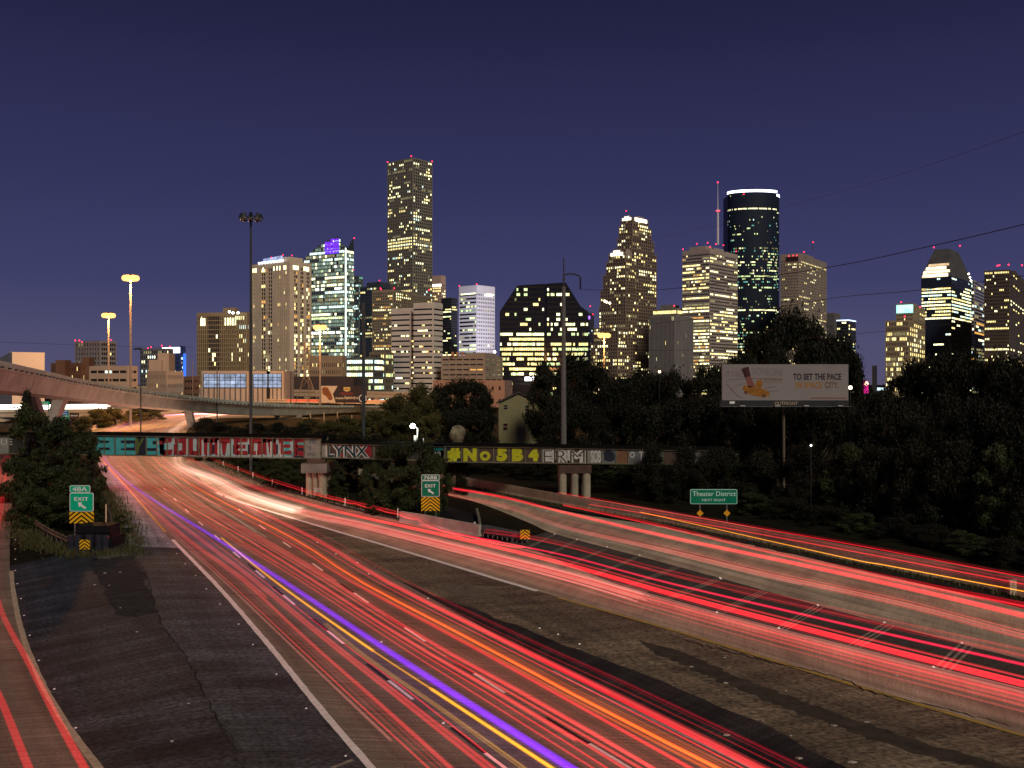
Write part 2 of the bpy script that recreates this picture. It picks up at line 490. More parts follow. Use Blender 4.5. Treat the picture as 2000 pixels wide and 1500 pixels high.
# raised reflective markers
M_mark = mat('marker_white', (.95, .95, .92), .3)
proto = None
mk = [(318, 1049), (328, 1062), (345, 1082), (362, 1102), (382, 1125), (403, 1151), (430, 1181), (466, 1220), (494, 1260), (540, 1318), (598, 1385), (675, 1478),
      (28, 1035), (30, 1055), (30, 1073), (30, 1093), (30, 1115), (34, 1141), (41, 1170), (47, 1203), (58, 1242), (76, 1291), (106, 1347), (148, 1423)]
def marker_group(pix, label, group, s=.09):
    global proto
    for x, y in pix:
        p = G(x, y)
        if proto is None:
            mb = MB(); h = .05
            mb.hexa([(-.06, -.06, 0), (.06, -.06, 0), (.06, .06, 0), (-.06, .06, 0), (-.035, -.035, h), (.035, -.035, h), (.035, .035, h), (-.035, .035, h)])
            o = mb.build('pavement_marker', M_mark); proto = o
        else:
            o = proto.copy(); COL.objects.link(o)
        o.location = (p.x, p.y, .02); o.scale = (s/.12,)*3
        tag(o, label, 'road marker', group)
marker_group(mk[:12], 'small white raised pavement marker in the row along the main lanes\' left edge line', 'markers beside the main edge line')
marker_group(mk[12:], 'small white raised pavement marker in the row beside the far left roadway edge line', 'markers beside the left roadway line')
marker_group([(1083, 1044), (1127, 1054), (1186, 1069), (1249, 1085), (1406, 1129), (1408, 1131), (1597, 1183), (1727, 1217), (1878, 1257), (1400, 1197), (1521, 1228), (1823, 1304)], 'small raised pavement marker at the end of a painted gore stripe', 'markers at the hatched gore', .14)
marker_group([(866, 1414), (1054, 1228), (1090, 1240), (1132, 1259), (620, 1060), (656, 1083), (698, 1100), (720, 1122), (836, 1170), (745, 1255)], 'small raised pavement marker scattered between the main lanes', 'markers between the lanes', .12)
M_litter = mat('pale_litter', (.5, .48, .4), .8, .4, 8)
def litter(pix):
    for i, (x, y) in enumerate(pix):
        p = G(x, y); s = rng.uniform(.05, .13); a = rng.uniform(0, 6)
        mb = MB()
        q = [Vector((math.cos(a+k*1.57)*s*rng.uniform(.7, 1.4), math.sin(a+k*1.57)*s*rng.uniform(.5, 1), rng.uniform(0, .03))) for k in range(4)]
        mb.face([(p.x+v.x, p.y+v.y, .03+v.z) for v in q]); mb.face([(p.x+v.x, p.y+v.y, .012) for v in q])
        for k in range(4):
            v, w = q[k], q[(k+1) % 4]
            mb.face([(p.x+v.x, p.y+v.y, .012), (p.x+w.x, p.y+w.y, .012), (p.x+w.x, p.y+w.y, .03+w.z), (p.x+v.x, p.y+v.y, .03+v.z)])
        single('litter_scrap', mb, M_litter, 'small pale scrap of litter lying on the dark gore asphalt', 'litter', 'litter on the asphalt')
litter([(1490, 1408), (1545, 1438), (1415, 1285), (1630, 1418), (1420, 1437), (1560, 1482), (1535, 1350), (1350, 1303), (1418, 1335), (235, 1118), (235, 1188), (213, 1144), (268, 1235), (185, 1143), (205, 1120), (368, 1375), (336, 1449), (1665, 1490), (1692, 1411), (1750, 1320)])
# ------------------------------------------------------------------ downtown towers
W_warm = emis('window_warm', (1, .80, .30), 2.0, vary=.45, vscale=.35)
W_cream = emis('window_cream', (1, .95, .52), 2.6, vary=.4, vscale=.35)
W_green = emis('window_green', (.80, 1, .45), 1.5, vary=.5, vscale=.35)
W_cool = emis('window_cool', (.72, 1, .92), 1.8, vary=.4, vscale=.35)
W_amber = emis('window_amber', (1, .50, .12), 1.0, vary=.5, vscale=.35)
W_dim = emis('window_dim', (.80, .70, .34), .40, vary=.6, vscale=.35)
W_white = emis('window_white', (1, .97, .85), 4.0, vary=.3, vscale=.35)
W_mint = emis('window_mint', (.55, .80, .60), .42, vary=.6, vscale=.35)
W_teal = emis('window_teal', (.25, .9, .75), .7, vary=.5, vscale=.35)
E_red = emis('beacon_red', (1, .02, .06), 6.0)
E_white = emis('floodlight_white', (1, 1, 1), 12.0)
E_crown = emis('crown_white_blue', (.80, .86, 1), 5.0)
E_purple = emis('purple_panel_light', (.20, .03, 1.0), 1.15, vary=.35, vscale=.3)
E_cyan = emis('cyan_crown', (.35, 1, .85), 2.2, vary=.3, vscale=.1)
PANES = [W_warm, W_cream, W_green, W_cool, W_amber, W_dim, W_white, W_teal, W_mint]
PIDX = dict(warm=0, cream=1, green=2, cool=3, amber=4, dim=5, white=6, teal=7, mint=8)
GLASS = mat('dark_glass', (.012, .014, .018), .12, spec=.6)
GLASS_BLUE = mat('blue_glass', (.022, .045, .070), .10, spec=.7)
GLASS_TEAL = mat('teal_glass', (.03, .06, .07), .12, spec=.7)
ROOF = mat('roof_grey', (.10, .10, .10), .9, .3, .1)
def stone(name, c, n=.15): return mat(name, c, .85, n, .06)

class Tower:
    def __init__(self, name, label, cat, x, y):
        self.root = empty(name, (x, y, 0), label, cat)
        self.wall, self.glass, self.panes, self.roof, self.bea, self.rng = MB(), MB(), MB(), MB(), MB(), random.Random(label)
    def done(self, wall, glass=GLASS):
        self.wall.build('wall', wall, self.root)
        self.glass.build('dark_windows', glass, self.root, 'stuff')
        if self.panes.f: self.panes.build('lit_windows', PANES, self.root, 'stuff')
        self.roof.build('roof', ROOF, self.root)
        self.bea.build('beacon', E_red, self.root)
        return self.root
    def beacons(self, pts, r=.9):
        for p in pts: self.bea.ball(p, r*.75, seg=6, ring=4)

def litmap(r, nrow, ncol, base, full, streak, pal, wr=None):
    """which panes are lit, row by row from the bottom"""
    out = []
    keys = list(pal.keys()); wt = list(pal.values())
    for i in range(nrow):
        b = base
        if wr: b = wr(i / nrow, b)
        if r.random() < full: b = .9
        k0 = r.choices(keys, wt)[0]
        row, cur, mode = [], r.random() < b, 0
        for c in range(ncol):
            if r.random() > streak: cur = r.random() < b
            k = k0 if r.random() < .7 else r.choices(keys, wt)[0]
            row.append(k if cur else None)
        out.append(row)
    return out

def facade(T, O, u, n, W, z0, z1, cols, nrow, wz, lit, dep=.5, ztop=None, low=.5, span=True):
    """cols: list of (a, b) window intervals; core glass at offset 0, walls proud by dep"""
    O = Vector(O); hr = (z1 - z0) / nrow
    def zt(x): return ztop(x) if ztop else z1
    if ztop:
        N = 24
        pts = [(O.x+u[0]*W*i/N, O.y+u[1]*W*i/N, max(z0+.1, zt(W*i/N)-.2)) for i in range(N+1)]
        T.glass.face([(O.x, O.y, z0), (O.x+u[0]*W, O.y+u[1]*W, z0)] + pts[::-1])
    else:
        T.glass.oquad(O, u, n, 0, W, 0, z0, z1)
    prev = 0.0
    for a, b in list(cols) + [(W, W)]:
        if a - prev > .03:
            h = min(zt(prev), zt(a))
            if h > z0: T.wall.obox(O, u, n, prev, a, -.05, dep, z0, h)
        prev = b
    if span and wz < .99:
        for i in range(nrow + 1):
            za = z0 + hr*(i - 1 + low + wz/2 + (0 if i else 0)) if i else z0
            zb = z0 + hr*(i + low - wz/2)
            if i == nrow: zb = z1
            if i == 0: za = z0
            if zb - za < .05: continue
            if ztop:
                xs = [W*k/60 for k in range(61) if zt(W*k/60) >= zb]
                if len(xs) > 1: T.wall.obox(O, u, n, xs[0], xs[-1], -.05, dep*.8, za, zb)
            else:
                T.wall.obox(O, u, n, 0.002, W-.002, -.05, dep*.8, za, zb)
    for i in range(nrow):
        for c, (a, b) in enumerate(cols):
            k = lit[i][c] if lit else None
            if k is None: continue
            zb = z0 + hr*(i + low - wz/2); ztp = z0 + hr*(i + low + wz/2)
            if ztop and min(zt(a), zt(b)) < ztp + .3: continue
            T.panes.oquad(O, u, n, a+.02, b-.02, .08, zb+.02, ztp-.02, PIDX[k])

def even(W, n, fr, margin=0.0):
    s = (W - 2*margin) / n
    return [(margin + s*i + s*(1-fr)/2, margin + s*i + s*(1+fr)/2) for i in range(n)]

def corner(xl, xe, xr, Y, ang):
    A = math.radians(ang); c, s = math.cos(A), math.sin(A)
    E = Vector((xat(xe, Y), Y, 0))
    k = (xl-1000)/F; a = (E.x - k*Y) / (c + k*s)
    k = (xr-1000)/F; b = (k*Y - E.x) / (s - k*c)
    return E, Vector((-c, s, 0)), Vector((s, c, 0)), max(a, .5), max(b, .5)

def shaft(T, xl, xe, xr, ytop, ybot, Y, ang, nl, nr, nrow, fl=.6, fr=.6, wz=.5, base=.25, full=.05, streak=.5, pal=None, dep=.5,
          wr=None, base_r=None, colsL=None, colsR=None, margin=.6, pal_r=None, crown=0.0):
    E, uL, uR, a, b = corner(xl, xe, xr, Y, ang)
    z1 = zat(ytop, Y); z0 = max(0.0, zat(ybot, Y)) if ybot else 0.0
    L = E + uL*a; R = E + uR*b; Bk = L + uR*b
    pal = pal or dict(warm=3, cream=3)
    nL = Vector((-uL.y*-1, uL.x*-1, 0)); nL = -uR      # outward normal of left face
    nR = -uL
    zc = z1 - crown
    # left face runs from L to E (seen from outside left to right)
    cl = colsL(a) if colsL else even(a, nl, fl, margin)
    facade(T, L, -uL, nL, a, z0, zc, cl, nrow, wz, litmap(T.rng, nrow, len(cl), base, full, streak, pal, wr), dep)
    cr_ = colsR(b) if colsR else even(b, nr, fr, margin)
    facade(T, E, uR, nR, b, z0, zc, cr_, nrow, wz, litmap(T.rng, nrow, len(cr_), base_r if base_r is not None else base, full, streak, pal_r or pal, wr), dep)
    if crown > 0:
        T.wall.obox(L, -uL, nL, 0, a, -.05, dep, zc, z1); T.wall.obox(E, uR, nR, 0, b, -.05, dep, zc, z1)
    # corner post, back walls, roof
    T.wall.hexa([tuple((p.x, p.y, z)) for z in (z0, z1+.3) for p in (E+uL*.02+uR*.02 - uL*dep*1.02 - uR*dep*1.02, E - uL*dep*1.02 + uR*.6, E + uL*.6 + uR*.6, E + uL*.6 - uR*dep*1.02)])
    T.wall.face([(R.x, R.y, z0), (Bk.x, Bk.y, z0), (Bk.x, Bk.y, z1), (R.x, R.y, z1)])
    T.wall.face([(Bk.x, Bk.y, z0), (L.x, L.y, z0), (L.x, L.y, z1), (Bk.x, Bk.y, z1)])
    T.roof.face([(p.x, p.y, z1-.05) for p in (L, E, R, Bk)])
    for (p, q) in ((L, E), (E, R), (R, Bk), (Bk, L)):      # parapet
        d = (q-p).normalized(); nn = Vector((d.y, -d.x, 0))
        T.wall.obox(p, d, nn, 0, (q-p).length, -.5, dep*.6, z1-.1, z1+1.0)
    return dict(E=E, uL=uL, uR=uR, a=a, b=b, L=L, R=R, Bk=Bk, z0=z0, z1=z1, nL=nL, nR=nR)

def mech(T, g, h, fa=(.2, .8), fb=(.2, .8)):
    O = g['E'] + g['uL']*g['a']*fa[0] + g['uR']*g['b']*fb[0]
    p = [O, O + g['uL']*g['a']*(fa[1]-fa[0]), None, O + g['uR']*g['b']*(fb[1]-fb[0])]
    p[2] = p[1] + p[3] - O
    T.wall.hexa([(q.x, q.y, z) for z in (g['z1'], g['z1']+h) for q in p])
    return p

def tower(name, label, cat, xl, xe, xr, Y):
    return Tower(name, label, cat, xat(xe, Y), Y)

# 1 the tallest tower
T = tower('skyscraper', 'tallest dark granite skyscraper with a square window grid in the left half of the skyline', 'skyscraper', 757, 806, 844, 1220)
S = stone('brown_granite', (.27, .25, .20))
hot = lambda t, b: .95 if .585 < t < .63 else (.12 if .66 < t < .73 else (.40 if t < .55 else .22))
g = shaft(T, 757, 806, 844, 309, None, 1220, 40, 15, 9, 76, .62, .62, .58, .30, .03, .4, dict(warm=3, cream=4, dim=4, cool=1), .6, wr=lambda t, b: .95 if .615 < t < .65 else (.5 if .65 < t < .67 else (.20 if .5 < t < .615 else .27)))
T.beacons([g['L']+Vector((0, 0, g['z1']+2)), g['R']+Vector((0, 0, g['z1']+2)), g['E']+Vector((-2, 2, g['z1']+3))], 1.1)
mech(T, g, 3.0)
T.done(S)

# 2 cream residential tower
T = tower('residential_tower', 'cream stone residential tower with floodlit roof corner right of the tall mast pole', 'tower block', 491, 566, 608, 760)
S = stone('cream_stone', (.74, .62, .45))
def colsA(W):
    out, x = [], 0.0
    pat = 'P.w.w.PP.BB.M.BB.PP.w.w.P.w.w.P'
    un = W / sum({'P': 1.2, '.': .45, 'w': .55, 'B': 1.25, 'M': .7}[c] for c in pat)
    for c in pat:
        w = {'P': 1.2, '.': .45, 'w': .55, 'B': 1.25, 'M': .7}[c] * un
        if c in 'wBM': out.append((x+.05, x+w-.05))
        x += w
    return out
def colsB(W):
    out, x = [], 0.0
    pat = 'PP.BBP..BBP..BBP'
    D_ = {'P': .9, '.': .35, 'B': .9}
    un = W / sum(D_[c] for c in pat)
    for c in pat:
        w = D_[c]*un
        if c == 'B': out.append((x+.03, x+w-.03))
        x += w
    return out
g = shaft(T, 491, 566, 607, 512, None, 760, 36, 0, 0, 34, wz=.74, base=.16, base_r=.42, full=0, streak=.25, pal=dict(warm=3, cream=4, dim=2, amber=1), dep=.7, colsL=colsA, colsR=colsB, crown=3.2)
p = mech(T, g, 5.0, (.1, .7), (.15, .8))
m = MB()
for i in range(9):
    q = g['L'].lerp(g['E'], .22 + .075*i); m.box(q.x-.8, q.x+.8, q.y-1.2, q.y-.7, g['z1']+.9, g['z1']+2.4)
m.build('roof_floodlight', emis('roof_floodlight', (.75, .85, 1), 5), T.root)
m = MB(); q0, q1 = g['L'].lerp(g['E'], .3), g['L'].lerp(g['E'], .78)
m.hexa([(q0.x, q0.y+2, g['z1']+2), (q1.x, q1.y+2, g['z1']+2), (q1.x, q1.y+6, g['z1']+2), (q0.x, q0.y+6, g['z1']+2), (q0.x, q0.y+2, g['z1']+5.2), (q1.x, q1.y+2, g['z1']+6.2), (q1.x, q1.y+6, g['z1']+6.2), (q0.x, q0.y+6, g['z1']+5.2)])
m.build('roof_screen', emis('lit_screen', (.55, .65, 1), .8, vary=.4), T.root)
# lit penthouse storey
m = MB()
for t in (.05, .09, .13, .32, .6, .68, .75, .86, .9):
    q = g['L'].lerp(g['E'], t); m.oquad(q, -g['uL'], g['nL'], 0, 1.3, .75, g['z1']-5.5, g['z1']-2.2)
for t in (.12, .2, .28, .62, .7, .78):
    q = g['E'].lerp(g['R'], t); m.oquad(q, g['uR'], g['nR'], 0, 2.2, .75, g['z1']-5.5, g['z1']-2.2)
m.build('penthouse_windows', W_cream, T.root, 'stuff')
T.beacons([P(553, 498, 770), P(570, 499, 770), P(530, 503, 770)], .6)
T.done(S)

# 3 sloping glass tower with a purple panel
T = tower('glass_tower', 'pale green glass tower with a slanted top, purple lit panel and bright vertical edge', 'skyscraper', 590, 674, 690, 1050)
E, uL, uR, a, b = corner(590, 673, 691, 1050, 30)
L, R = E + uL*a, E + uR*b
zt_px = [(590, 508), (597, 497), (612, 485), (635, 470), (665, 461), (666, 478), (675, 482)]
def zt3(x):
    px = 590 + (673-590) * x / a
    for (x0, y0), (x1, y1) in zip(zt_px, zt_px[1:]):
        if px <= x1: return zat(y0 + (y1-y0)*(px-x0)/max(.01, x1-x0), 1060)
    return zat(482, 1060)
z1 = zat(461, 1060)
nrow = 44
cl = even(a, 22, .86, .2)
lit = litmap(T.rng, nrow, len(cl), .80, .22, .6, dict(cool=4, cream=3, mint=9, dim=3, green=2, white=1))
facade(T, L, -uL, -uR, a, 0, z1, cl, nrow, .62, lit, .25, ztop=zt3)
cr2 = even(b, 9, .84, .2)
facade(T, E, uR, -uL, b, 0, zat(487, 1050), cr2, 40, .62, litmap(T.rng, 40, 9, .75, .2, .6, dict(cool=4, cream=3, mint=6)), .25)
Bk = L + uR*b
T.wall.face([(R.x, R.y, 0), (Bk.x, Bk.y, 0), (Bk.x, Bk.y, zat(505, 1060)), (R.x, R.y, zat(487, 1060))])
T.roof.face([(p.x, p.y, z) for p, z in ((L, zat(508, 1060)), (E, zat(484, 1060)), (R, zat(487, 1060)), (Bk, zat(508, 1060)))])
m = MB(); m.prism([E+uR*b*.35+Vector((0, 0, zat(487, 1050))), R+Vector((0, 0, zat(487, 1050))), R+Vector((0, 0, zat(463, 1050))), E+uR*b*.72+Vector((0, 0, zat(470, 1050)))], (uL*.8))
m.build('roof_fin', mat('fin_grey', (.05, .06, .07), .5), T.root)
m = MB(); m.obox(E, uR, -uL, .6, 1.9, .3, .7, 0.5*z1*.18+18, zat(484, 1050)); m.build('bright_edge_light', emis('edge_light', (.85, 1, .9), 3.2), T.root)
# purple panel as its own tiles
m = MB()
for i in range(5):
    for j in range(7):
        x0 = a*(.545 + .068*i); zb = zat(496 - 4.9*j, 1060)
        if zb + 2.4 > min(zt3(x0), zt3(x0 + a*.06)): continue
        m.oquad(L, -uL, -uR, x0, x0 + a*.064, .4, zb, zb+2.45)
m.build('purple_panel', E_purple, T.root, 'stuff')
T.beacons([P(692, 465, 1050), P(690, 527, 1045)], .9)
T.done(stone('pale_mullion', (.30, .34, .32)), GLASS_TEAL)

# 4 slim teal tower and the dark blue block behind
T = tower('glass_tower', 'slim dim teal glass tower tucked behind the right edge of the slanted glass tower', 'skyscraper', 690, 700, 708, 1300)
g = shaft(T, 688, 701, 709, 540, None, 1300, 36, 4, 3, 46, .8, .8, .6, .3, .05, .5, dict(cool=3, dim=4, teal=2), .3)
T.done(stone('teal_mullion', (.16, .2, .2)), GLASS_TEAL)
T = tower('glass_tower', 'dark blue glass office block left of the tallest skyscraper', 'office block', 703, 735, 760, 1150)
g = shaft(T, 703, 738, 765, 560, None, 1150, 36, 10, 7, 34, .8, .8, .5, .10, .05, .6, dict(cool=2, warm=2, dim=3), .3)
mech(T, g, 6.0, (.0, .7), (.1, .9))
T.beacons([P(741, 548, 1150), P(743, 563, 1120)], .9)
T.done(stone('blue_mullion', (.06, .075, .10)), GLASS_BLUE)

# 5 rounded tan tower in front of the tallest
T = tower('office_tower', 'tan office tower with many lit floors standing in front of the tallest skyscraper', 'office tower', 727, 770, 858, 1000)
g = shaft(T, 727, 768, 848, 567, None, 1000, 22, 12, 22, 38, .55, .55, .55, .28, .14, .55, dict(warm=4, cream=3, amber=1, dim=2), .4, crown=1.5)
T.beacons([P(744, 565, 1000), P(770, 563, 1000), P(838, 566, 990)], .9)
T.done(stone('tan_stone', (.34, .28, .19)))

# 6 white banded twin block
T = tower('office_block', 'white banded office block with dark ribbon windows in two stepped wings', 'office block', 765, 840, 862, 720)
for (xl, xe, xr, yt, Y, n) in ((765, 802, 812, 604, 735, 17), (808, 846, 864, 593, 720, 18)):
    g = shaft(T, xl, xe, xr, yt, None, Y, 26, 14, 6, n, 1.0, 1.0, .30, .09, 0, .5, dict(warm=3, cream=3, amber=2), .35, margin=0.0, crown=2)
T.done(stone('white_precast', (.74, .68, .60)))

# 7 pink lit tower and dark tower behind
T = tower('office_tower', 'pinkish tan tower with a bright lit band near its top right of the tallest skyscraper', 'office tower', 838, 862, 869, 1350)
g = shaft(T, 836, 862, 870, 539, None, 1350, 30, 8, 3, 40, .7, .7, .5, .32, .15, .6, dict(warm=3, cream=2, amber=2), .5, crown=11)
m = MB(); m.oquad(g['L'], -g['uL'], g['nL'], 0, g['a'], .6, g['z1']-14.5, g['z1']-11.2); m.build('lit_band', W_white, T.root)
T.done(stone('pink_stone', (.50, .33, .24)))
T = tower('office_tower', 'dark glass tower with a few yellow floors left of the white tower', 'office tower', 866, 884, 893, 1250)
g = shaft(T, 862, 882, 893, 583, None, 1250, 36, 8, 5, 40, .9, .9, .5, .10, .13, .7, dict(warm=4, green=2, cream=2), .3)
T.beacons([P(872, 640, 1200)], .1)
T.done(stone('black_mullion', (.03, .03, .035)))

# 8 white floodlit tower
T = tower('office_tower', 'white floodlit tower with horizontal bands and a pale violet right face', 'office tower', 897, 931, 966, 1300)
S = stone('white_marble', (.92, .88, .95), .05)
g = shaft(T, 897, 931, 966, 558, None, 1300, 42, 10, 10, 26, 1.0, .55, .46, .45, .05, .7, dict(cream=2, green=3, dim=3, mint=2), .5, base_r=.12, margin=0.3, crown=9, pal_r=dict(white=1, dim=3, cool=1))
m = MB(); m.oquad(g['L'], -g['uL'], g['nL'], g['a']*.1, g['a']*.96, .6, g['z1']-11, g['z1']-9.3)
m.oquad(g['E'], g['uR'], g['nR'], g['b']*.5, g['b']*.96, .6, g['z1']-11, g['z1']-9.3); m.build('lit_band', W_cream, T.root)
T.beacons([g['E']+Vector((0, 0, g['z1']+2)), g['L']+Vector((0, 0, g['z1']+2))], 1.0)
T.done(S)
fl = bpy.data.lights.new('roof_floodlight', 'SPOT'); fl.energy = 5.5e5; fl.color = (.82, .80, 1); fl.spot_size = math.radians(70); fl.spot_blend = .6; fl.shadow_soft_size = 1.5
flo = bpy.data.objects.new('floodlight_lamp', fl); COL.objects.link(flo); flo.location = P(966, 684, 1190)
flo.rotation_euler = (P(931, 610, 1300) - flo.location).to_track_quat('-Z', 'Y').to_euler()
mb = MB(); q = P(966, 687, 1190); mb.ball(q, 1.6); single('floodlight', mb, E_white, 'bright white floodlight on the low garage roof below the white tower', 'floodlight')
tag(flo, 'cool beam of the bright white floodlight below the white tower', 'light')

# 9 low tan garage
T = tower('parking_garage', 'low tan parking garage with horizontal slot openings below the white tower', 'parking garage', 862, 935, 981, 700)
g = shaft(T, 862, 947, 981, 697, None, 700, 20, 6, 3, 9, .86, .84, .26, .02, 0, .5, dict(amber=1, dim=2), .5, margin=1.0)
mech(T, g, 3.0, (.05, .5), (.1, .8))
m = MB()
for i, x in enumerate((884, 893, 903)):
    q = P(x, 690, 705); m.box(q.x-.8, q.x+.8, q.y, q.y+2, q.z-1.5, q.z+1)
m.build('roof_unit', mat('orange_lit_unit', (.55, .25, .1), .8), T.root)
T.done(stone('tan_concrete', (.40, .31, .23)))
T = tower('low_building', 'long low pinkish brick building at the foot of the tan parking garage', 'building', 850, 960, 1000, 560)
shaft(T, 846, 985, 1000, 746, None, 560, 12, 10, 3, 2, .3, .3, .3, 0, 0, 0, dict(dim=1), .3)
T.done(stone('pink_brick', (.30, .2, .155)))

# 10 black glass block with cut corners
T = tower('glass_block', 'wide black glass office block with sloped shoulders and rows of yellow lit floors', 'office block', 976, 1066, 1150, 760)
Y0 = 760
prof = [(976, 608), (1010, 557), (1105, 551), (1134, 598), (1148, 608)]
def zt10(px):
    for (x0, y0), (x1, y1) in zip(prof, prof[1:]):
        if px <= x1: return zat(y0 + (y1-y0)*(px-x0)/(x1-x0), Y0)
    return zat(608, Y0)
for (xa, xb, n, wrf) in ((976, 1063, 24, lambda t, b: .93 if .18 < t < .56 else (.18 if t > .56 else .02)), (1068, 1149, 22, lambda t, b: .72 if .25 < t < .47 else (.5 if .5 < t < .65 else .12))):
    Wd = (xb-xa)/F*Y0
    O = Vector((xat(xa, Y0), Y0, 0))
    f = lambda x, xa=xa: zt10(xa + x/Y0*F)
    zz = zat(551, Y0)
    cl = even(Wd, n, .86, .2)
    facade(T, O, Vector((1, 0, 0)), Vector((0, -1, 0)), Wd, 0, zz, cl, 24, .55, litmap(T.rng, 24, n, .2, .0, .5, dict(green=4, warm=3, cream=3, dim=1), wrf), .2, ztop=f)
pl = [(x, y) for x, y in prof]
poly = [Vector((xat(x, Y0), Y0+1.5, zat(y, Y0)-.3)) for x, y in pl]
poly = [Vector((xat(976, Y0), Y0+1.5, 0))] + poly + [Vector((xat(1148, Y0), Y0+1.5, 0))]
m = MB(); m.prism(poly[::-1], (0, 45, 0)); m.build('glass_body', GLASS, T.root)
T.done(mat('black_metal', (.010, .010, .012), .4))
T = tower('office_tower', 'small dark tower with a violet lit sign behind the black glass block', 'office tower', 1142, 1150, 1156, 1500)
g = shaft(T, 1135, 1152, 1160, 612, None, 1500, 36, 6, 3, 30, .7, .7, .5, .2, .05, .5, dict(cool=1, dim=2), .3)
m = MB()
for i in range(4): m.oquad(g['L'], -g['uL'], g['nL'], g['a']*.45+i*2.6, g['a']*.45+i*2.6+1.8, .6, g['z1']-9, g['z1']-4)
m.build('lit_sign', emis('violet_sign', (.35, .15, 1), 3), T.root)
T.beacons([P(1153, 598, 1500), P(1158, 614, 1480)], 1.2)
T.done(stone('violet_grey', (.10, .09, .14)))

# 11 stepped gabled tower
T = tower('stepped_tower', 'reddish brown granite tower with stepped gables and floodlit gable tops', 'skyscraper', 1170, 1232, 1282, 1272)
S = stone('red_granite', (.28, .20, .145))
pal = dict(cream=3, warm=3, dim=4)
def stack(tiers, Y, wr=None, base=.24):
    for (yb, yt, xl, xe, xr) in tiers:
        nl, nr = max(2, round((xe-xl)/4.3)), max(2, round((xr-xe)/4.3))
        rows = max(2, round(((yb or 760)-yt)/6.2))
        g = shaft(T, xl, xe, xr, yt, yb, Y, 40, nl, nr, rows, .6, .6, .58, base, .06, .45, pal, .6, margin=.4, wr=wr)
        for pt in (g['L'], g['E'], g['R']):     # finials
            T.wall.hexa([(pt.x+sx, pt.y+sy, z) for z in (g['z1'], g['z1']+3.4) for sx, sy in ((-.5, -.5), (.5, -.5), (.5, .5), (-.5, .5))])
    return g
stack([(None, 491, 1204, 1233, 1282), (491, 466, 1206, 1234, 1277), (466, 442, 1209, 1235, 1272)], 1290, lambda t, b: .75 if .06 < t < .17 else b)
g1 = stack([(442, 428, 1213, 1236, 1266)], 1290, base=.5)
stack([(None, 600, 1170, 1222, 1244), (600, 566, 1173, 1222, 1242), (566, 536, 1178, 1222, 1240), (536, 512, 1184, 1222, 1238)], 1250, lambda t, b: .3)
g2 = stack([(512, 497, 1189, 1221, 1234)], 1250)
stack([(None, 672, 1154, 1206, 1228), (672, 640, 1160, 1207, 1226)], 1215, lambda t, b: .4)
gm = MB()
def gable(g, hgt, frac):
    for (A, B_, nn) in ((g['L'], g['E'], g['nL']), (g['E'], g['R'], g['nR'])):
        d = (B_-A); off = nn*.4
        pts = [A+off+d*.0, B_+off-d*.0, B_+off-d*.12, B_+off-d*.3, A+off+d*.3, A+off+d*.12]
        zz = [g['z1'], g['z1'], g['z1']+hgt*.45, g['z1']+hgt, g['z1']+hgt, g['z1']+hgt*.45]
        gm.prism([(p.x, p.y, z) for p, z in zip(pts, zz)], -nn*1.5)
gable(g1, 5.5, 1); gable(g2, 7.5, 1)
gm.build('gable', mat('gable_granite', (.45, .38, .3), .8), T.root)
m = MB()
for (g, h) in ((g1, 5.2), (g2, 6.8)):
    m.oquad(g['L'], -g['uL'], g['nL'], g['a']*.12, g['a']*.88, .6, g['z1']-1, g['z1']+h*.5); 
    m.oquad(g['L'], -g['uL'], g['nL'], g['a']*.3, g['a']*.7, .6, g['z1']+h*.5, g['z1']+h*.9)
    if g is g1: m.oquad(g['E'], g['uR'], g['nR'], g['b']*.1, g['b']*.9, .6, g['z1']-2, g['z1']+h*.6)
m.build('gable_floodlight_glow', emis('gable_lit', (1, .9, .68), 2.6, vary=.4, vscale=.15), T.root)  # glowing panels stand in for floodlight falling on the gable stone
m = MB()
for q in (P(1185, 590, 1200), P(1191, 592, 1200), P(1181, 588, 1200)): m.ball(q, 1.4)
m.build('terrace_floodlight', emis('peach_flood', (1, .72, .45), 9), T.root)
T.beacons([P(1223, 412, 1280)], 1.0)
T.done(S)

# 12 finned block and lit block behind
T = tower('office_block', 'grey block with tall vertical fins between the stepped tower and the white banded tower', 'office block', 1283, 1306, 1353, 1000)
g = shaft(T, 1268, 1318, 1353, 618, None, 1000, 34, 19, 13, 20, .45, .45, .95, .05, 0, .3, dict(warm=2, green=1), .9)
T.done(stone('fin_stone', (.28, .255, .24)))
T = tower('office_block', 'low office block with one bright lit top floor behind the finned grey block', 'office block', 1285, 1320, 1340, 1200)
g = shaft(T, 1275, 1322, 1345, 603, None, 1200, 34, 14, 6, 14, .8, .8, .5, .1, 0, .5, dict(warm=1), .4, wr=lambda t, b: .97 if t > .9 else .1)
m = mech(T, g, 6, (.3, .8), (.2, .8)); T.beacons([P(1317, 597, 1200)], 1)
T.done(stone('tan_grey', (.25, .23, .2)))

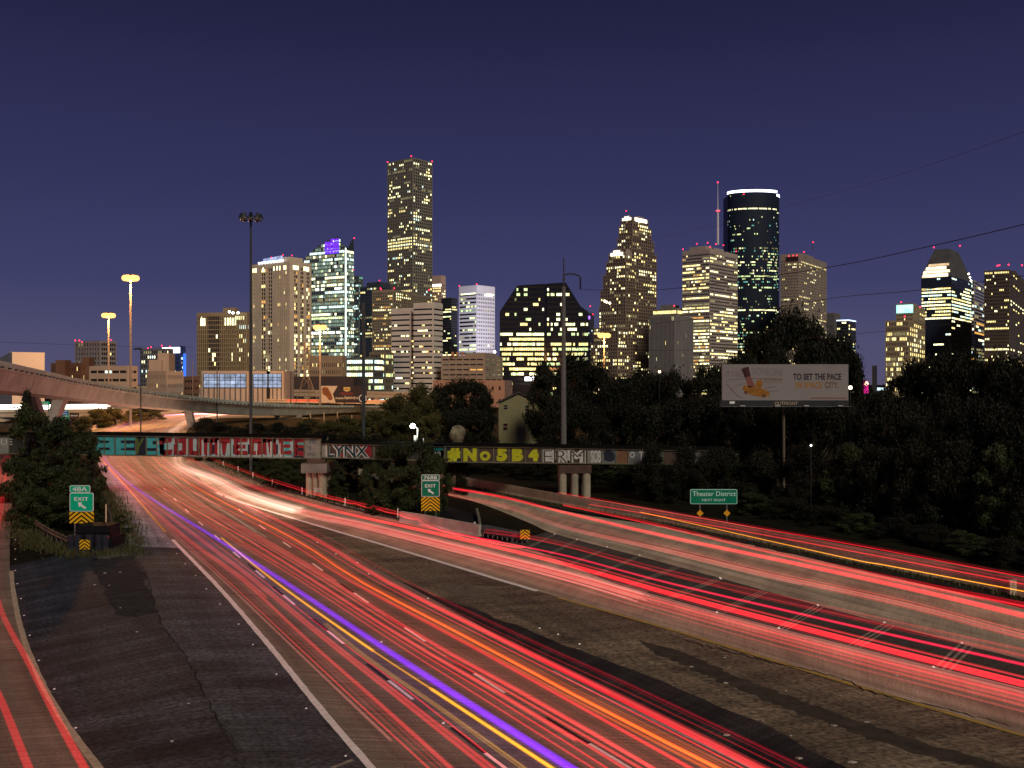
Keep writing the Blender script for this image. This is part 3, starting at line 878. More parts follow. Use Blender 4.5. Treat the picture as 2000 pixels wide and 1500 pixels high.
# 13 white banded tower with antenna
T = tower('office_tower', 'pale banded tower with red roof lights and a tall white antenna', 'skyscraper', 1333, 1386, 1440, 1180)
g = shaft(T, 1333, 1386, 1440, 487, None, 1180, 40, 15, 17, 43, .93, .93, .46, .62, .1, .75, dict(warm=4, cream=4, dim=2, amber=1), .45, margin=.2, base_r=.32, crown=4, wr=lambda t, b: b*(1.25 if t < .55 else .8))
mech(T, g, 6, (.25, .85), (.1, .75))
m = MB(); q = P(1402, 478, 1195); qt = P(1402, 356, 1195); qm = q.lerp(qt, .54)
m.tube([q, qm], [1.5, 1.3], 8); m.tube([qm, qt], [.7, .25], 6); m.ball(qm, 2.2)
m.build('antenna', mat('antenna_white', (.8, .75, .78), .6), T.root)
T.beacons([qt, qm+Vector((1.5, -1, 0)), qm-Vector((1.5, 1, 0))], 1.3)
T.beacons([P(x, y, 1180) for x, y in ((1334, 487), (1361, 476), (1382, 474), (1398, 477), (1413, 479), (1387, 482), (1438, 491))], 1.0)
T.done(stone('pale_precast', (.50, .42, .36)))

# 14 dark blue rounded tower with glowing crown
Y0 = 1424
T = tower('round_tower', 'tallest dark blue rounded glass tower with a glowing white crown', 'skyscraper', 1426, 1478, 1529, Y0)
x0, x1 = xat(1427, Y0), xat(1528, Y0)
rad = (x1-x0)/2; cx = (x0+x1)/2
arc = []
N = 22
for i in range(N+1):
    th = math.pi*(1.0 - i/N)
    arc.append(Vector((cx + rad*math.cos(th), Y0 - rad*.52*math.sin(th) + rad*.5, 0)))
z1 = zat(377, Y0)
rows = 71
lm = litmap(T.rng, rows, N*3, .2, .03, .35, dict(green=5, teal=3, cream=3, cool=1, dim=4, warm=2), lambda t, b: .34 if (.52 < t < .72 or t < .3) else (.02 if t > .9 else .09))
for i in range(N):
    A, B_ = arc[i], arc[i+1]
    d = (B_-A); W = d.length; d = d/W; nn = Vector((d.y, -d.x, 0))
    top = z1 if i < N-4 else z1 - 5
    facade(T, A, d, nn, W, 0, top, even(W, 3, .62, 0), rows, .5, [r[i*3:i*3+3] for r in lm], .18)
back = [Vector((x1, Y0+rad*1.3, 0)), Vector((x0, Y0+rad*1.3, 0))]
ring = arc + back
T.roof.face([(p.x, p.y, z1-5.2) for p in ring])
for p, q in ((arc[-1], back[0]), (back[0], back[1]), (back[1], arc[0])):
    T.wall.face([(p.x, p.y, 0), (q.x, q.y, 0), (q.x, q.y, z1), (p.x, p.y, z1)])
m = MB()
for i in range(N):
    A, B_ = arc[i], arc[i+1]; d = (B_-A); W = d.length; d = d/W; nn = Vector((d.y, -d.x, 0))
    dz = 0 if i < N-4 else -5
    m.obox(A, d, nn, 0, W, -.8, .8, z1+1.6+dz, z1+5.0+dz)
    T.wall.obox(A, d, nn, 0, W, -.7, .3, z1+dz-.1, z1+1.6+dz)
m.build('glowing_crown', E_crown, T.root)
T.beacons([P(1453, 379, Y0-rad)], .9)
T.done(mat('navy_mullion', (.018, .022, .035), .4), GLASS_BLUE)

# 15 tan tower behind big tree
T = tower('office_tower', 'tan tower with a dark roof panel and small mast right of the round blue tower', 'office tower', 1528, 1560, 1614, 1250)
g = shaft(T, 1524, 1560, 1614, 496, None, 1250, 34, 12, 18, 46, .5, .5, .45, .10, .05, .4, dict(warm=3, cream=2, dim=2), .5, crown=7, base_r=.18)
m = MB(); m.oquad(g['L'], -g['uL'], g['nL'], g['a']*.3, g['a']*.98, .6, g['z1']-9, g['z1']-3); m.build('dark_roof_panel', mat('dark_red_panel', (.05, .02, .022), .6), T.root)
m = MB(); q = P(1588, 490, 1260); m.tube([q, P(1588, 474, 1260)], .5); m.build('mast', M_steel, T.root)
mech(T, g, 4, (.1, .7), (.2, .6))
T.beacons([P(1588, 473, 1260), P(1541, 500, 1240), P(1549, 499, 1240), P(1556, 499, 1240), P(1570, 492, 1250)], 1.0)
T.done(stone('tan_granite', (.38, .31, .25)))

# 16 small towers
T = tower('office_tower', 'narrow plain grey tower right of the tan tower above the big dark tree', 'office tower', 1613, 1628, 1641, 1500)
shaft(T, 1608, 1630, 1641, 612, None, 1500, 36, 9, 5, 8, .35, .35, .9, .03, 0, 0, dict(dim=1), .5); T.done(stone('grey_stone', (.22, .2, .2)))
T = tower('office_tower', 'small dark tower with a thin pale blue lit roof edge above the big dark tree', 'office tower', 1636, 1655, 1671, 1400)
g = shaft(T, 1634, 1657, 1671, 627, None, 1400, 36, 7, 5, 24, .75, .75, .55, .35, .08, .5, dict(warm=2, cream=2, cool=1, dim=3), .3)
m = MB(); m.obox(g['L'], -g['uL'], g['nL'], 0, g['a'], 0, .8, g['z1']+.5, g['z1']+2); m.obox(g['E'], g['uR'], g['nR'], 0, g['b'], 0, .8, g['z1']+.5, g['z1']+2)
m.build('roof_edge_light', emis('pale_blue_edge', (.6, .8, 1), 2.5), T.root)
m = MB(); m.oquad(g['L'], -g['uL'], g['nL'], 2, g['a'], .6, 20, 26); m.build('violet_light', E_purple, T.root)
T.done(stone('dark_grey', (.06, .06, .07)))

# 17 tan block with cyan crown
T = tower('office_block', 'tan grid block with a cyan glowing roof box left of the cut pyramid tower', 'office block', 1728, 1770, 1800, 1000)
g = shaft(T, 1729, 1776, 1806, 627, None, 1000, 30, 15, 8, 15, .55, .55, .62, .42, .18, .55, dict(warm=4, cream=3, dim=2), .5)
g = shaft(T, 1750, 1784, 1806, 594, 627, 1030, 30, 9, 6, 4, .5, .5, .5, .15, 0, .5, dict(warm=1), .4, crown=1)
m = MB(); m.oquad(g['L'], -g['uL'], g['nL'], .6, g['a']*.98, .7, g['z1']-9, g['z1']-.6); m.build('cyan_crown', E_cyan, T.root)
T.beacons([P(1760, 590, 1020), P(1767, 618, 995), P(1797, 600, 1000)], 1)
T.done(stone('gold_stone', (.42, .33, .20)))

# 18 gabled glass tower with a brilliantly lit shoulder
T = tower('glass_tower', 'dark glass tower with a steep cut pyramid roof and a brilliantly lit left shoulder', 'skyscraper', 1799, 1858, 1897, 1150)
g = shaft(T, 1799, 1858, 1897, 540, None, 1150, 38, 17, 12, 36, .85, .85, .5, .12, .05, .7, dict(cream=4, cool=2, warm=2), .25,
          wr=lambda t, b: .9 if (.62 < t < .87) else (.35 if t < .2 else .10))
q = [g['L'], g['E'], g['R'], g['Bk']]
c = (g['L']+g['R'])/2
zA, zB = g['z1'], zat(483, 1165)
zm = zat(512, 1155)
q1 = [p.lerp(c, .22) for p in q]; q2 = [p.lerp(c, .52) for p in q]
T.roof.hexa([(p.x, p.y, zA) for p in q] + [(p.x, p.y, zm) for p in q1])
T.roof.hexa([(p.x, p.y, zm) for p in q1] + [(p.x, p.y, zB) for p in q2])
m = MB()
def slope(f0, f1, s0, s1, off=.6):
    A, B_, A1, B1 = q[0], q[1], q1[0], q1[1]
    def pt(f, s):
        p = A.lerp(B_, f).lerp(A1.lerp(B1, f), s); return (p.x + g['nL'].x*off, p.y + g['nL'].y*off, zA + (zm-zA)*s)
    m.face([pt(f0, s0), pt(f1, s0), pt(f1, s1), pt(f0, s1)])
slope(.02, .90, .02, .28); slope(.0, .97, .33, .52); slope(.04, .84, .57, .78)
m.build('glowing_shoulder', emis('shoulder_lit', (1, .80, .50), 2.2, vary=.35, vscale=.12), T.root)  # roof slope panels glow by themselves in place of floodlighting
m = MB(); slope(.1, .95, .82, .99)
m.build('upper_shoulder_glow', emis('shoulder_amber', (1, .68, .38), .9, vary=.4, vscale=.12), T.root)  # dimmer self-glowing panel, also in place of floodlight on the slope
T.beacons([P(1824, 483, 1160), P(1875, 480, 1165)], 1.2)
m = MB()
for y in (535, 542, 548): m.ball(P(1892+ (y-535)*.35, y, 1150), 1.1)
m.build('shoulder_lamp', emis('peach_flood2', (1, .8, .6), 8), T.root)
T.done(mat('navy_metal', (.03, .033, .05), .4), GLASS_BLUE)

T = tower('office_tower', 'narrow tower with thin white floor bands between two taller towers at the right', 'office tower', 1895, 1903, 1923, 1350)
g = shaft(T, 1880, 1903, 1930, 549, None, 1350, 34, 6, 7, 34, 1, 1, .6, .35, .06, .6, dict(cool=2, cream=2, dim=4, amber=1), .4, margin=0)
T.done(stone('white_bands', (.55, .5, .48)))
T = tower('office_tower', 'brown granite tower with red roof lights at the right edge of the photograph', 'office tower', 1922, 1975, 2040, 1050)
g = shaft(T, 1922, 1972, 2045, 528, None, 1050, 32, 15, 21, 36, .6, .6, .5, .17, .07, .5, dict(warm=4, cream=3), .5)
mech(T, g, 6, (.0, .55), (.1, .8))
T.beacons([P(x, y, 1040) for x, y in ((1948, 519), (1952, 518), (1970, 517), (1996, 518))], 1.1)
T.done(stone('dark_brown_granite', (.13, .10, .075)))

# ---- lower blocks on the left
T = tower('hotel_tower', 'brown hotel tower with a dark glass centre left of the tall mast pole', 'tower block', 385, 430, 490, 700)
def colsH(W):
    out = []
    s = W/26
    for i in range(26):
        if 6 <= i < 12: out.append((s*i+.1, s*(i+1)-.1))
        else: out.append((s*(i+.28), s*(i+.72)))
    return out
g = shaft(T, 385, 482, 492, 612, None, 700, 14, 0, 3, 19, .5, .5, .8, .09, .03, .3, dict(cream=3, warm=2, cool=1), .45, colsL=colsH, crown=1.5, wr=lambda t, b: .4 if t < .12 else b)
m3 = MB()
for f in (.08, .115, .15, .57, .62, .67, .72, .77): m3.oquad(g['L'], -g['uL'], g['nL'], g['a']*f, g['a']*f+1.0, .7, g['z1']-8.5, g['z1']-3)
m3.build('tall_lit_windows', W_cream, T.root, 'stuff')
mech(T, g, 4.5, (.25, .5), (.2, .8))
m = MB()
for x in (448, 455, 465): m.ball(P(x, 611 if x > 450 else 609, 690), .8)
m.build('roof_floodlight', E_white, T.root)
T.done(stone('brown_precast', (.36, .28, .16)))

T = tower('apartment_block', 'pale grey apartment block with red roof lights beside the lower sodium lamp', 'apartment block', 147, 190, 228, 700)
g = shaft(T, 147, 196, 227, 668, None, 700, 30, 9, 7, 13, .5, .85, .55, .08, 0, .3, dict(amber=2, warm=1, dim=2), .4)
T.beacons([P(x, y, 700) for x, y in ((147, 665), (155, 665), (160, 668), (217, 664))], .7); T.done(stone('grey_render', (.30, .27, .26)))
T = tower('apartment_block', 'block with scattered lit windows and a bright blue and white lit right end', 'apartment block', 275, 318, 361, 720)
g = shaft(T, 275, 322, 338, 683, None, 720, 26, 11, 5, 11, .6, .6, .55, .38, 0, .3, dict(cool=2, cream=2, dim=2), .3)
T.beacons([P(x, y, 715) for x, y in ((289, 680), (295, 678), (316, 675), (332, 677))], .7)
T.done(stone('grey_panel', (.17, .18, .2)))
T = tower('office_block', 'blue lit block with a white glowing roof band at the left of the skyline', 'office block', 330, 350, 361, 760)
g = shaft(T, 318, 352, 362, 678, None, 760, 26, 9, 4, 12, .8, .8, .5, .3, 0, .4, dict(cool=2, white=1, dim=1), .3)
m = MB(); m.obox(g['L'], -g['uL'], g['nL'], 0, g['a'], 0, .6, g['z1']-4.5, g['z1']); m.build('glowing_roof_band', emis('roof_band_white', (.8, .88, 1), 4), T.root)
m = MB(); m.obox(g['E'], g['uR'], g['nR'], g['b']*.5, g['b'], .4, .8, 2, g['z1']-5); m.build('blue_light_strip', emis('blue_strip', (.05, .2, 1), 1.2), T.root)
T.done(mat('blue_cladding', (.05, .08, .25), .5), GLASS_BLUE)
T = tower('round_building', 'cream building with small windows and a beige roof tower before the blue lit block', 'building', 287, 320, 358, 560)
g = shaft(T, 287, 325, 358, 728, None, 560, 30, 12, 10, 4, .45, .45, .45, .04, 0, 0, dict(warm=1), .3)
q0, q1 = P(314, 728, 575), P(336, 690, 575)
T.wall.box(q0.x, q1.x, 570, 580, 5, q1.z); T.wall.box(P(293, 0, 570).x, P(318, 0, 570).x, 568, 579, 5, zat(703, 570))
T.done(stone('cream_concrete', (.45, .36, .28)))
T = tower('brick_building', 'dark red brown brick building with a few lit windows behind the grey flyover', 'building', 100, 140, 176, 560)
g = shaft(T, 100, 160, 176, 712, None, 560, 22, 12, 4, 5, .35, .35, .5, .12, 0, .2, dict(warm=2, amber=2), .3)
q = P(105, 704, 556); T.wall.box(q.x, q.x+5.5, 558, 566, 2, zat(703, 556)); q = P(157, 698, 560); T.wall.box(q.x, q.x+4, 562, 570, 2, zat(698, 560))
T.done(stone('red_brick', (.16, .085, .055)))
T = tower('parking_garage', 'pale parking garage with dark open floors left of the tall sodium lamp pole', 'parking garage', 175, 235, 268, 520)
g = shaft(T, 175, 250, 268, 718, None, 520, 18, 5, 2, 5, .92, .9, .32, .03, 0, 0, dict(cool=1), .4)
T.done(stone('pale_concrete', (.45, .37, .30)))
T = tower('warehouse', 'plain white box building with a dark roof at the far left above the flyover', 'building', -20, 24, 86, 430)
g = shaft(T, -30, 24, 87, 692, None, 430, 60, 1, 1, 1, .01, .01, .05, 0, 0, 0, dict(dim=1), .1)
mech(T, g, 2.2, (.1, .5), (.1, .6)); T.done(stone('white_wall', (.62, .57, .50), .06))
T = tower('brick_building', 'low brown brick block with slit windows right of the cream building', 'building', 346, 375, 386, 600)
shaft(T, 344, 378, 388, 738, None, 600, 20, 6, 2, 4, .7, .7, .35, 0, 0, 0, dict(dim=1), .3); T.done(stone('brown_brick', (.2, .12, .08)))

# glass hall with individually visible panes
root = empty('glass_hall', (xat(470, 520), 520, 0), 'low hall with a bluish white lit glass front below the hotel tower', 'hall')
for (xa, xb, nx) in ((397, 480, 8), (494, 522, 3), (524, 549, 3)):
    mb = MB(); O = Vector((xat(xa-5, 525), 525, 0))
    X0, X1 = xat(xa, 520), xat(xb, 520); za, zb = zat(757, 520), zat(730, 520)
    mb.box(X0-1.2, X1+1.2, 521, 545, -0.0, zb+1.5); mb.build('wall', stone('hall_wall', (.36, .33, .31)), root)
    mb = MB()
    for i in range(nx+1):
        x = X0 + (X1-X0)*i/nx; mb.box(x-.12, x+.12, 520.4, 521, 0.5, zb)
    for j in range(5): mb.box(X0, X1, 520.5, 521, za+(zb-za)*j/4-.1, za+(zb-za)*j/4+.1)
    mb.build('mullion', M_dsteel, root)
    for i in range(nx):
        for j in range(4):
            mb = MB(); w = (X1-X0)/nx
            mb.box(X0+w*i+.15, X0+w*(i+1)-.15, 520.6, 520.95, za+(zb-za)*j/4+.12, za+(zb-za)*(j+1)/4-.12)
            mb.build('glass_pane', emis('hall_glass_%d' % ((i*3+j) % 3), (.60, .72, 1), (.55, .75, .45)[(i*3+j) % 3], vary=.5, vscale=.3), root)
T = tower('office_block', 'tan mid rise with rows of small warm windows in front of the slanted glass tower', 'office block', 607, 650, 672, 640)
g = shaft(T, 604, 668, 676, 697, None, 640, 16, 16, 3, 6, .4, .4, .5, .30, 0, .3, dict(warm=3, cream=2, dim=2), .35, crown=3); T.done(stone('tan_block', (.33, .26, .18)))
T = tower('glass_block', 'low glass block with bright greenish white lit floors behind the thin dark pole', 'office block', 670, 728, 746, 660)
g = shaft(T, 668, 730, 748, 700, None, 660, 20, 14, 5, 7, .88, .88, .55, .66, .2, .6, dict(cool=3, cream=3, green=2, white=1), .25); T.done(stone('glass_block_wall', (.12, .13, .13)), GLASS_TEAL)
T = tower('warehouse', 'long dark windowless building behind the orange lit far flyover', 'building', 545, 680, 742, 620)
g = shaft(T, 545, 690, 742, 738, None, 628, 8, 1, 1, 1, .01, .01, .05, 0, 0, 0, dict(dim=1), .1); T.done(stone('dark_wall', (.065, .05, .05)))
T = tower('office_tower', 'dim office slab seen between the tan tower and the white banded block', 'office tower', 726, 745, 762, 690)
g = shaft(T, 722, 752, 768, 690, None, 690, 20, 8, 5, 8, .7, .7, .55, .5, .1, .5, dict(green=2, warm=3, cool=1), .3); T.done(stone('olive_wall', (.2, .18, .13)))
# ------------------------------------------------------------------ text and flat print
def text(parent, name, body, x0, x1, z0, z1, y, m, off=0.0, thick=.01, shear=0.0, sp=1.0, rot=0.0):
    cu = bpy.data.curves.new(name, 'FONT'); cu.body = body; cu.size = 1; cu.offset = off; cu.extrude = 0.0
    cu.space_character = sp; cu.shear = shear; cu.resolution_u = 3
    o = bpy.data.objects.new('tmp', cu); COL.objects.link(o)
    dg = bpy.context.evaluated_depsgraph_get()
    me = bpy.data.meshes.new_from_object(o.evaluated_get(dg))
    bpy.data.objects.remove(o); bpy.data.curves.remove(cu)
    n = len(me.vertices); a = np.zeros(n*3); me.vertices.foreach_get('co', a); a = a.reshape(-1, 3)
    lo, hi = a.min(0), a.max(0)
    u = (a[:, 0]-lo[0])/(hi[0]-lo[0]); w = (a[:, 1]-lo[1])/max(1e-6, hi[1]-lo[1])
    L = wloc(parent)
    X = x0+(x1-x0)*u; Z = z0+(z1-z0)*w
    if rot:
        cx, cz = (x0+x1)/2, (z0+z1)/2
        X, Z = cx+(X-cx)*math.cos(rot)-(Z-cz)*math.sin(rot), cz+(X-cx)*math.sin(rot)+(Z-cz)*math.cos(rot)
    b = np.stack([X-L.x, np.full(n, y-L.y), Z-L.z], 1)
    me.vertices.foreach_set('co', b.ravel()); me.materials.clear(); me.materials.append(m); me.update(); me.name = name
    q = bpy.data.objects.new(name, me); COL.objects.link(q); q.parent = parent
    return q

def flat(mb, pts, y, th=.01, mi=0):      # polygon in the XZ plane facing the camera, with a little thickness
    mb.prism([(x, y, z) for x, z in pts][::-1], (0, th, 0), mi)

def rrect(x0, x1, z0, z1, r, n=4):
    out = []
    for cx, cz, a0 in ((x1-r, z1-r, 0), (x0+r, z1-r, 90), (x0+r, z0+r, 180), (x1-r, z0+r, 270)):
        for k in range(n+1):
            a = math.radians(a0 + 90*k/n); out.append((cx+r*math.cos(a), cz+r*math.sin(a)))
    return out[::-1]

def arrow(mb, cx, cz, s, y):             # arrow pointing up and left
    pts = [(-1, .75), (-.15, .95), (-.35, .55), (1, -.35), (.8, -.8), (-.55, .1), (-.75, -.3)]
    pts = [(-1.0, .9), (.05, .85), (-.2, .48), (1.05, -.35), (.78, -.82), (-.47, .02), (-.72, -.32)]
    flat(mb, [(cx+x*s, cz+z*s) for x, z in pts][::-1], y)

def chevrons(root, x0, x1, z0, z1, y, name='chevron_plate', n=4):
    mb = MB(); mb.box(x0, x1, y, y+.04, z0, z1); p = mb.build(name, M_yel, root)
    w = (x1-x0)/2; cx = (x0+x1)/2; h = z1-z0
    mb = MB()
    def clip(poly):
        for ax, val, keep in ((0, x0, 1), (0, x1, -1), (1, z0, 1), (1, z1, -1)):
            out = []
            for i in range(len(poly)):
                a, b = poly[i], poly[(i+1) % len(poly)]
                ia, ib = keep*(a[ax]-val) >= 0, keep*(b[ax]-val) >= 0
                if ia: out.append(a)
                if ia != ib:
                    t = (val-a[ax])/(b[ax]-a[ax]); out.append((a[0]+t*(b[0]-a[0]), a[1]+t*(b[1]-a[1])))
            poly = out
            if not poly: return poly
        return poly
    per = 2*w/(n+.6)*.95; sl = .8
    for i in range(0, n+4):
        top = z0 + per*.45 + per*i*.9
        for s in (-1, 1):
            q = clip([(cx, top), (cx, top+per*.36), (cx+s*2*w, top+per*.36-2*w*sl), (cx+s*2*w, top-2*w*sl)])
            if len(q) > 2:
                ar = sum(q[k][0]*q[(k+1) % len(q)][1]-q[(k+1) % len(q)][0]*q[k][1] for k in range(len(q)))
                flat(mb, q if ar < 0 else q[::-1], y-.012)
    mb.build('black_stripes', M_black, p)
    return p

# ------------------------------------------------------------------ exit signs, gores
def exit_sign(label, num, pxl, pxr, ytab, ymid, ybot, ychev, ybase, tabr, Y, mg, foot):
    x0, x1 = xat(pxl, Y), xat(pxr, Y)
    r = empty('exit_sign', ((x0+x1)/2, Y, foot), label, 'road sign')
    def panel(nm, a, b, zb, zt):
        mb = MB(); flat(mb, rrect(a, b, zb, zt, .12), Y, .05); p = mb.build(nm, M_signw, r)
        mb = MB(); flat(mb, rrect(a+.05, b-.05, zb+.05, zt-.05, .08), Y-.012, .011); mb.build('green_face', mg, p)
        return p
    zt, zm, zb, zc = zat(ytab, Y), zat(ymid, Y), zat(ybot, Y), zat(ychev, Y)
    xr = x0 + (x1-x0)*tabr
    p = panel('number_tab', x0, xr, zm+.02, zt)
    w = xr-x0; hgt = zt-zm
    text(p, 'lettering', num, x0+w*.13, xr-w*.13, zm+hgt*.22, zt-hgt*.2, Y-.02, M_signw, .012)
    p = panel('exit_panel', x0, x1, zb, zm)
    w = x1-x0; hgt = zm-zb
    text(p, 'lettering', 'EXIT', x0+w*.2, x0+w*.79, zb+hgt*.57, zb+hgt*.77, Y-.02, M_signw, .02, sp=1.1)
    mb = MB(); arrow(mb, x0+w*.52, zb+hgt*.3, w*.17, Y-.02); mb.build('arrow', M_signw, p)
    chevrons(r, x0-.02, x1+.02, zc, zb-.05, Y)
    mb = MB()
    for x in (x0+w*.2, x0+w*.8): mb.box(x-.05, x+.05, Y+.055, Y+.16, foot, zm+.3)
    mb.build('post', M_steel, r)
    return r
exit_sign('green exit sign 48A with a chevron plate in the left gore before the big bush', '48A', 136, 182.5, 948, 962.5, 999, 1022, 1075, .86, 82, M_green, 0)
exit_sign('green exit sign 768B with a chevron plate behind the concrete median wall', '768B', 823, 858.5, 927, 938.5, 970, 998, 1010, 1.0, 95, M_green2, 0)

# left gore: black impact attenuator with drums and a chevron board
Y = 79.0
r = empty('crash_barrels', (xat(172, Y), Y, 0), 'black crash cushion of plastic drums with a small chevron plate below exit sign 48A', 'crash cushion')
for px, w in ((139, 15), (152, 17), (193, 15), (206, 14), (171, 18)):
    x = xat(px, Y); rd = w/2/F*Y
    mb = MB(); yy = Y + (.35 if px == 171 else 0)
    zs = [(0, 1), (.25, 1.0), (.28, .93), (.62, .93), (.65, 1), (1.0, .96), (1.25, .9)]
    for (za, ra), (zb, rb) in zip(zs, zs[1:]):
        mb.tube([(x, yy, za), (x, yy, zb)], [rd*ra, rd*rb], 12, caps=(zb == 1.25))
    mb.build('drum', mat('drum_black', (.028, .03, .042), .35, .2, 3), r)
mb = MB(); mb.box(xat(136, Y), xat(210, Y), Y+.9, Y+3.5, 0, .9); mb.box(xat(141, Y), xat(205, Y), Y+.8, Y+3.0, .9, zat(1030, Y)); mb.box(xat(138, Y), xat(208, Y), Y+.7, Y+.9, 1.3, 1.42)
mb.build('base_box', M_black, r)
chevrons(r, xat(163, Y), xat(183.5, Y), zat(1073, Y-.7), zat(1054, Y-.7), Y-.75, n=2)

def rail(name, label, px, z0=.45, z1=.78, post=2.0, m=M_steel, Hh=None):
    pts = resample(catmull([G(x, y) for x, y in px], 8), max(8, len(px)*6))
    r = empty(name, pts[0], label, 'guardrail')
    mb = MB()
    prof = [(0, z0), (.06, z0+.06), (0, (z0+z1)/2), (.06, z1-.06), (0, z1)]
    n = len(pts); cols = []
    for i, p in enumerate(pts):
        t = pts[min(i+1, n-1)]-pts[max(0, i-1)]; t.normalize(); s = Vector((t.y, -t.x, 0))
        cols.append([(p.x+s.x*o, p.y+s.y*o, z) for o, z in prof])
    for i in range(n-1):
        for k in range(4): mb.face([cols[i][k], cols[i+1][k], cols[i+1][k+1], cols[i][k+1]])
    mb.build('rail_beam', m, r)
    d = 0
    for i in range(n):
        if i: d += (pts[i]-pts[i-1]).length
        if d >= post or i == 0:
            d = 0; mb = MB(); p = pts[i]; mb.box(p.x-.07, p.x+.07, p.y+.02, p.y+.18, 0, z1+.02); mb.build('post', mat('timber_post', (.11, .09, .07), .9), r)
    return r
rail('guardrail', 'dark curved guardrail bending round the right side of exit sign 48A', [(186, 985), (202, 1000), (213, 1018), (217, 1038), (210, 1058), (200, 1068)], .5, .95, .9, mat('dull_rail', (.09, .07, .07), .6, .3, 1))
rail('guardrail', 'rusty guardrail running below the bush on the left of exit sign 48A', [(52, 1020), (75, 1040), (105, 1058), (138, 1074)], .5, .95, 1.6, mat('rusty_rail', (.20, .15, .085), .8, .4, 1))
mb = MB(); p = G(207, 1052); mb.tube([p, p+Vector((0, 0, 3.0))], .06, 6); 
single('delineator_post', mb, mat('amber_white', (.75, .6, .35), .6), 'thin pale marker post standing inside the curved guardrail', 'post')

# delineators along the merging road
for i, (x, y) in enumerate(((436, 911), (465, 923), (494, 936), (532, 951), (590, 967), (674, 990), (729, 1003), (777, 1012))):
    p = G(x, y); mb = MB(); h = (.85, 1.0, 1.0, 1.0, 1.0, 1.0, 1.0, 1.0)[i]
    mb.box(p.x-.05, p.x+.05, p.y-.03, p.y+.03, 0, h)
    r = single('delineator_post', mb, M_white, 'short white delineator post in the row along the edge of the merging lanes', 'post', 'white delineator posts along the merge')
    mb = MB(); mb.box(p.x-.052, p.x+.052, p.y-.04, p.y-.031, h*.75, h*.92); mb.build('reflector', M_signw, r)

# kerb of black spikes below them
mb = MB(); q = resample(catmull([G(x, y) for x, y in ((470, 927), (532, 953), (590, 970), (674, 993), (777, 1016))], 6), 60)
r = empty('lane_curb', q[0], 'dark low curb with small pegs along the foot of the white delineator posts', 'curb')
for a, b in zip(q, q[1:]): mb.tube([a+Vector((0, .3, .08)), b+Vector((0, .3, .08))], .13, 5, caps=False)
mb.build('curb_body', mat('dark_kerb', (.06, .05, .045), .9), r)
mb = MB()
for a in q[::2]: mb.box(a.x-.06, a.x+.06, a.y+.2, a.y+.34, .1, .42)
mb.build('pegs', M_black, r, 'stuff')

# concrete median walls and the flat dark sheet of the pit between the merging lanes and the ramp
def wall_px(name, label, px, h, m, th=.3, seg=None, z0=0.0, sloped=True, cat='barrier'):
    pts = catmull([G(x, y) for x, y in px], 6); pts = resample(pts, max(6, len(px)*8))
    r = empty(name, pts[0], label, cat)
    groups = seg or 1
    per = max(1, (len(pts)-1)//groups)
    i = 0
    while i < len(pts)-1:
        j = min(len(pts)-1, i+per); mb = MB()
        sub = pts[i:j+1]; prof = [(-th, 0), (-th*.55, .25), (-th*.4, h), (th*.4, h), (th*.55, .25), (th, 0)] if sloped else [(-th, 0), (-th, h), (th, h), (th, 0)]
        cols = []
        for k, p in enumerate(sub):
            t = pts[min(i+k+1, len(pts)-1)]-pts[max(0, i+k-1)]; t.normalize(); s = Vector((t.y, -t.x, 0))
            e = t*(.02 if k == 0 else (-.02 if k == len(sub)-1 else 0))
            cols.append([(p.x+s.x*o+e.x, p.y+s.y*o+e.y, z0+z) for o, z in prof])
        for a, b in zip(cols, cols[1:]):
            for k in range(len(prof)-1): mb.face([a[k], a[k+1], b[k+1], b[k]])
        mb.face(cols[0][::-1]); mb.face(cols[-1])
        mb.build('wall_segment', m, r); i = j
    return r
wall_px('median_wall', 'pale concrete median wall in front of exit sign 768B beside the red light streaks', [(782, 1019), (830, 1027), (880, 1037), (938, 1048)], 1.05, mat('pale_wall', (.50, .46, .38), .85, .35, .5), .28, 3)
wall_px('median_wall', 'low concrete end wall closing the dark pit behind the crash cushion', [(939, 1046), (936, 1026), (931, 1006)], .7, mat('pale_wall2', (.20, .18, .13), .85, .35, .5), .12, 1, sloped=False)
patch([(860, 985), (925, 1005), (938, 1046), (800, 1020), (780, 1000)], .012, M_black, 'pit_sheet')  # flat black sheet drawn for the pit, no hollow cut
mb = MB()
for i in range(30):
    t = i/29; p = G(868+62*t, 984+20*t); mb.box(p.x-.03, p.x+.03, p.y, p.y+.05, 0, .9+.3*random.random())
r = single('pit_fence', mb, M_black, 'dark ragged fence behind the pit left of the exit ramp', 'fence')

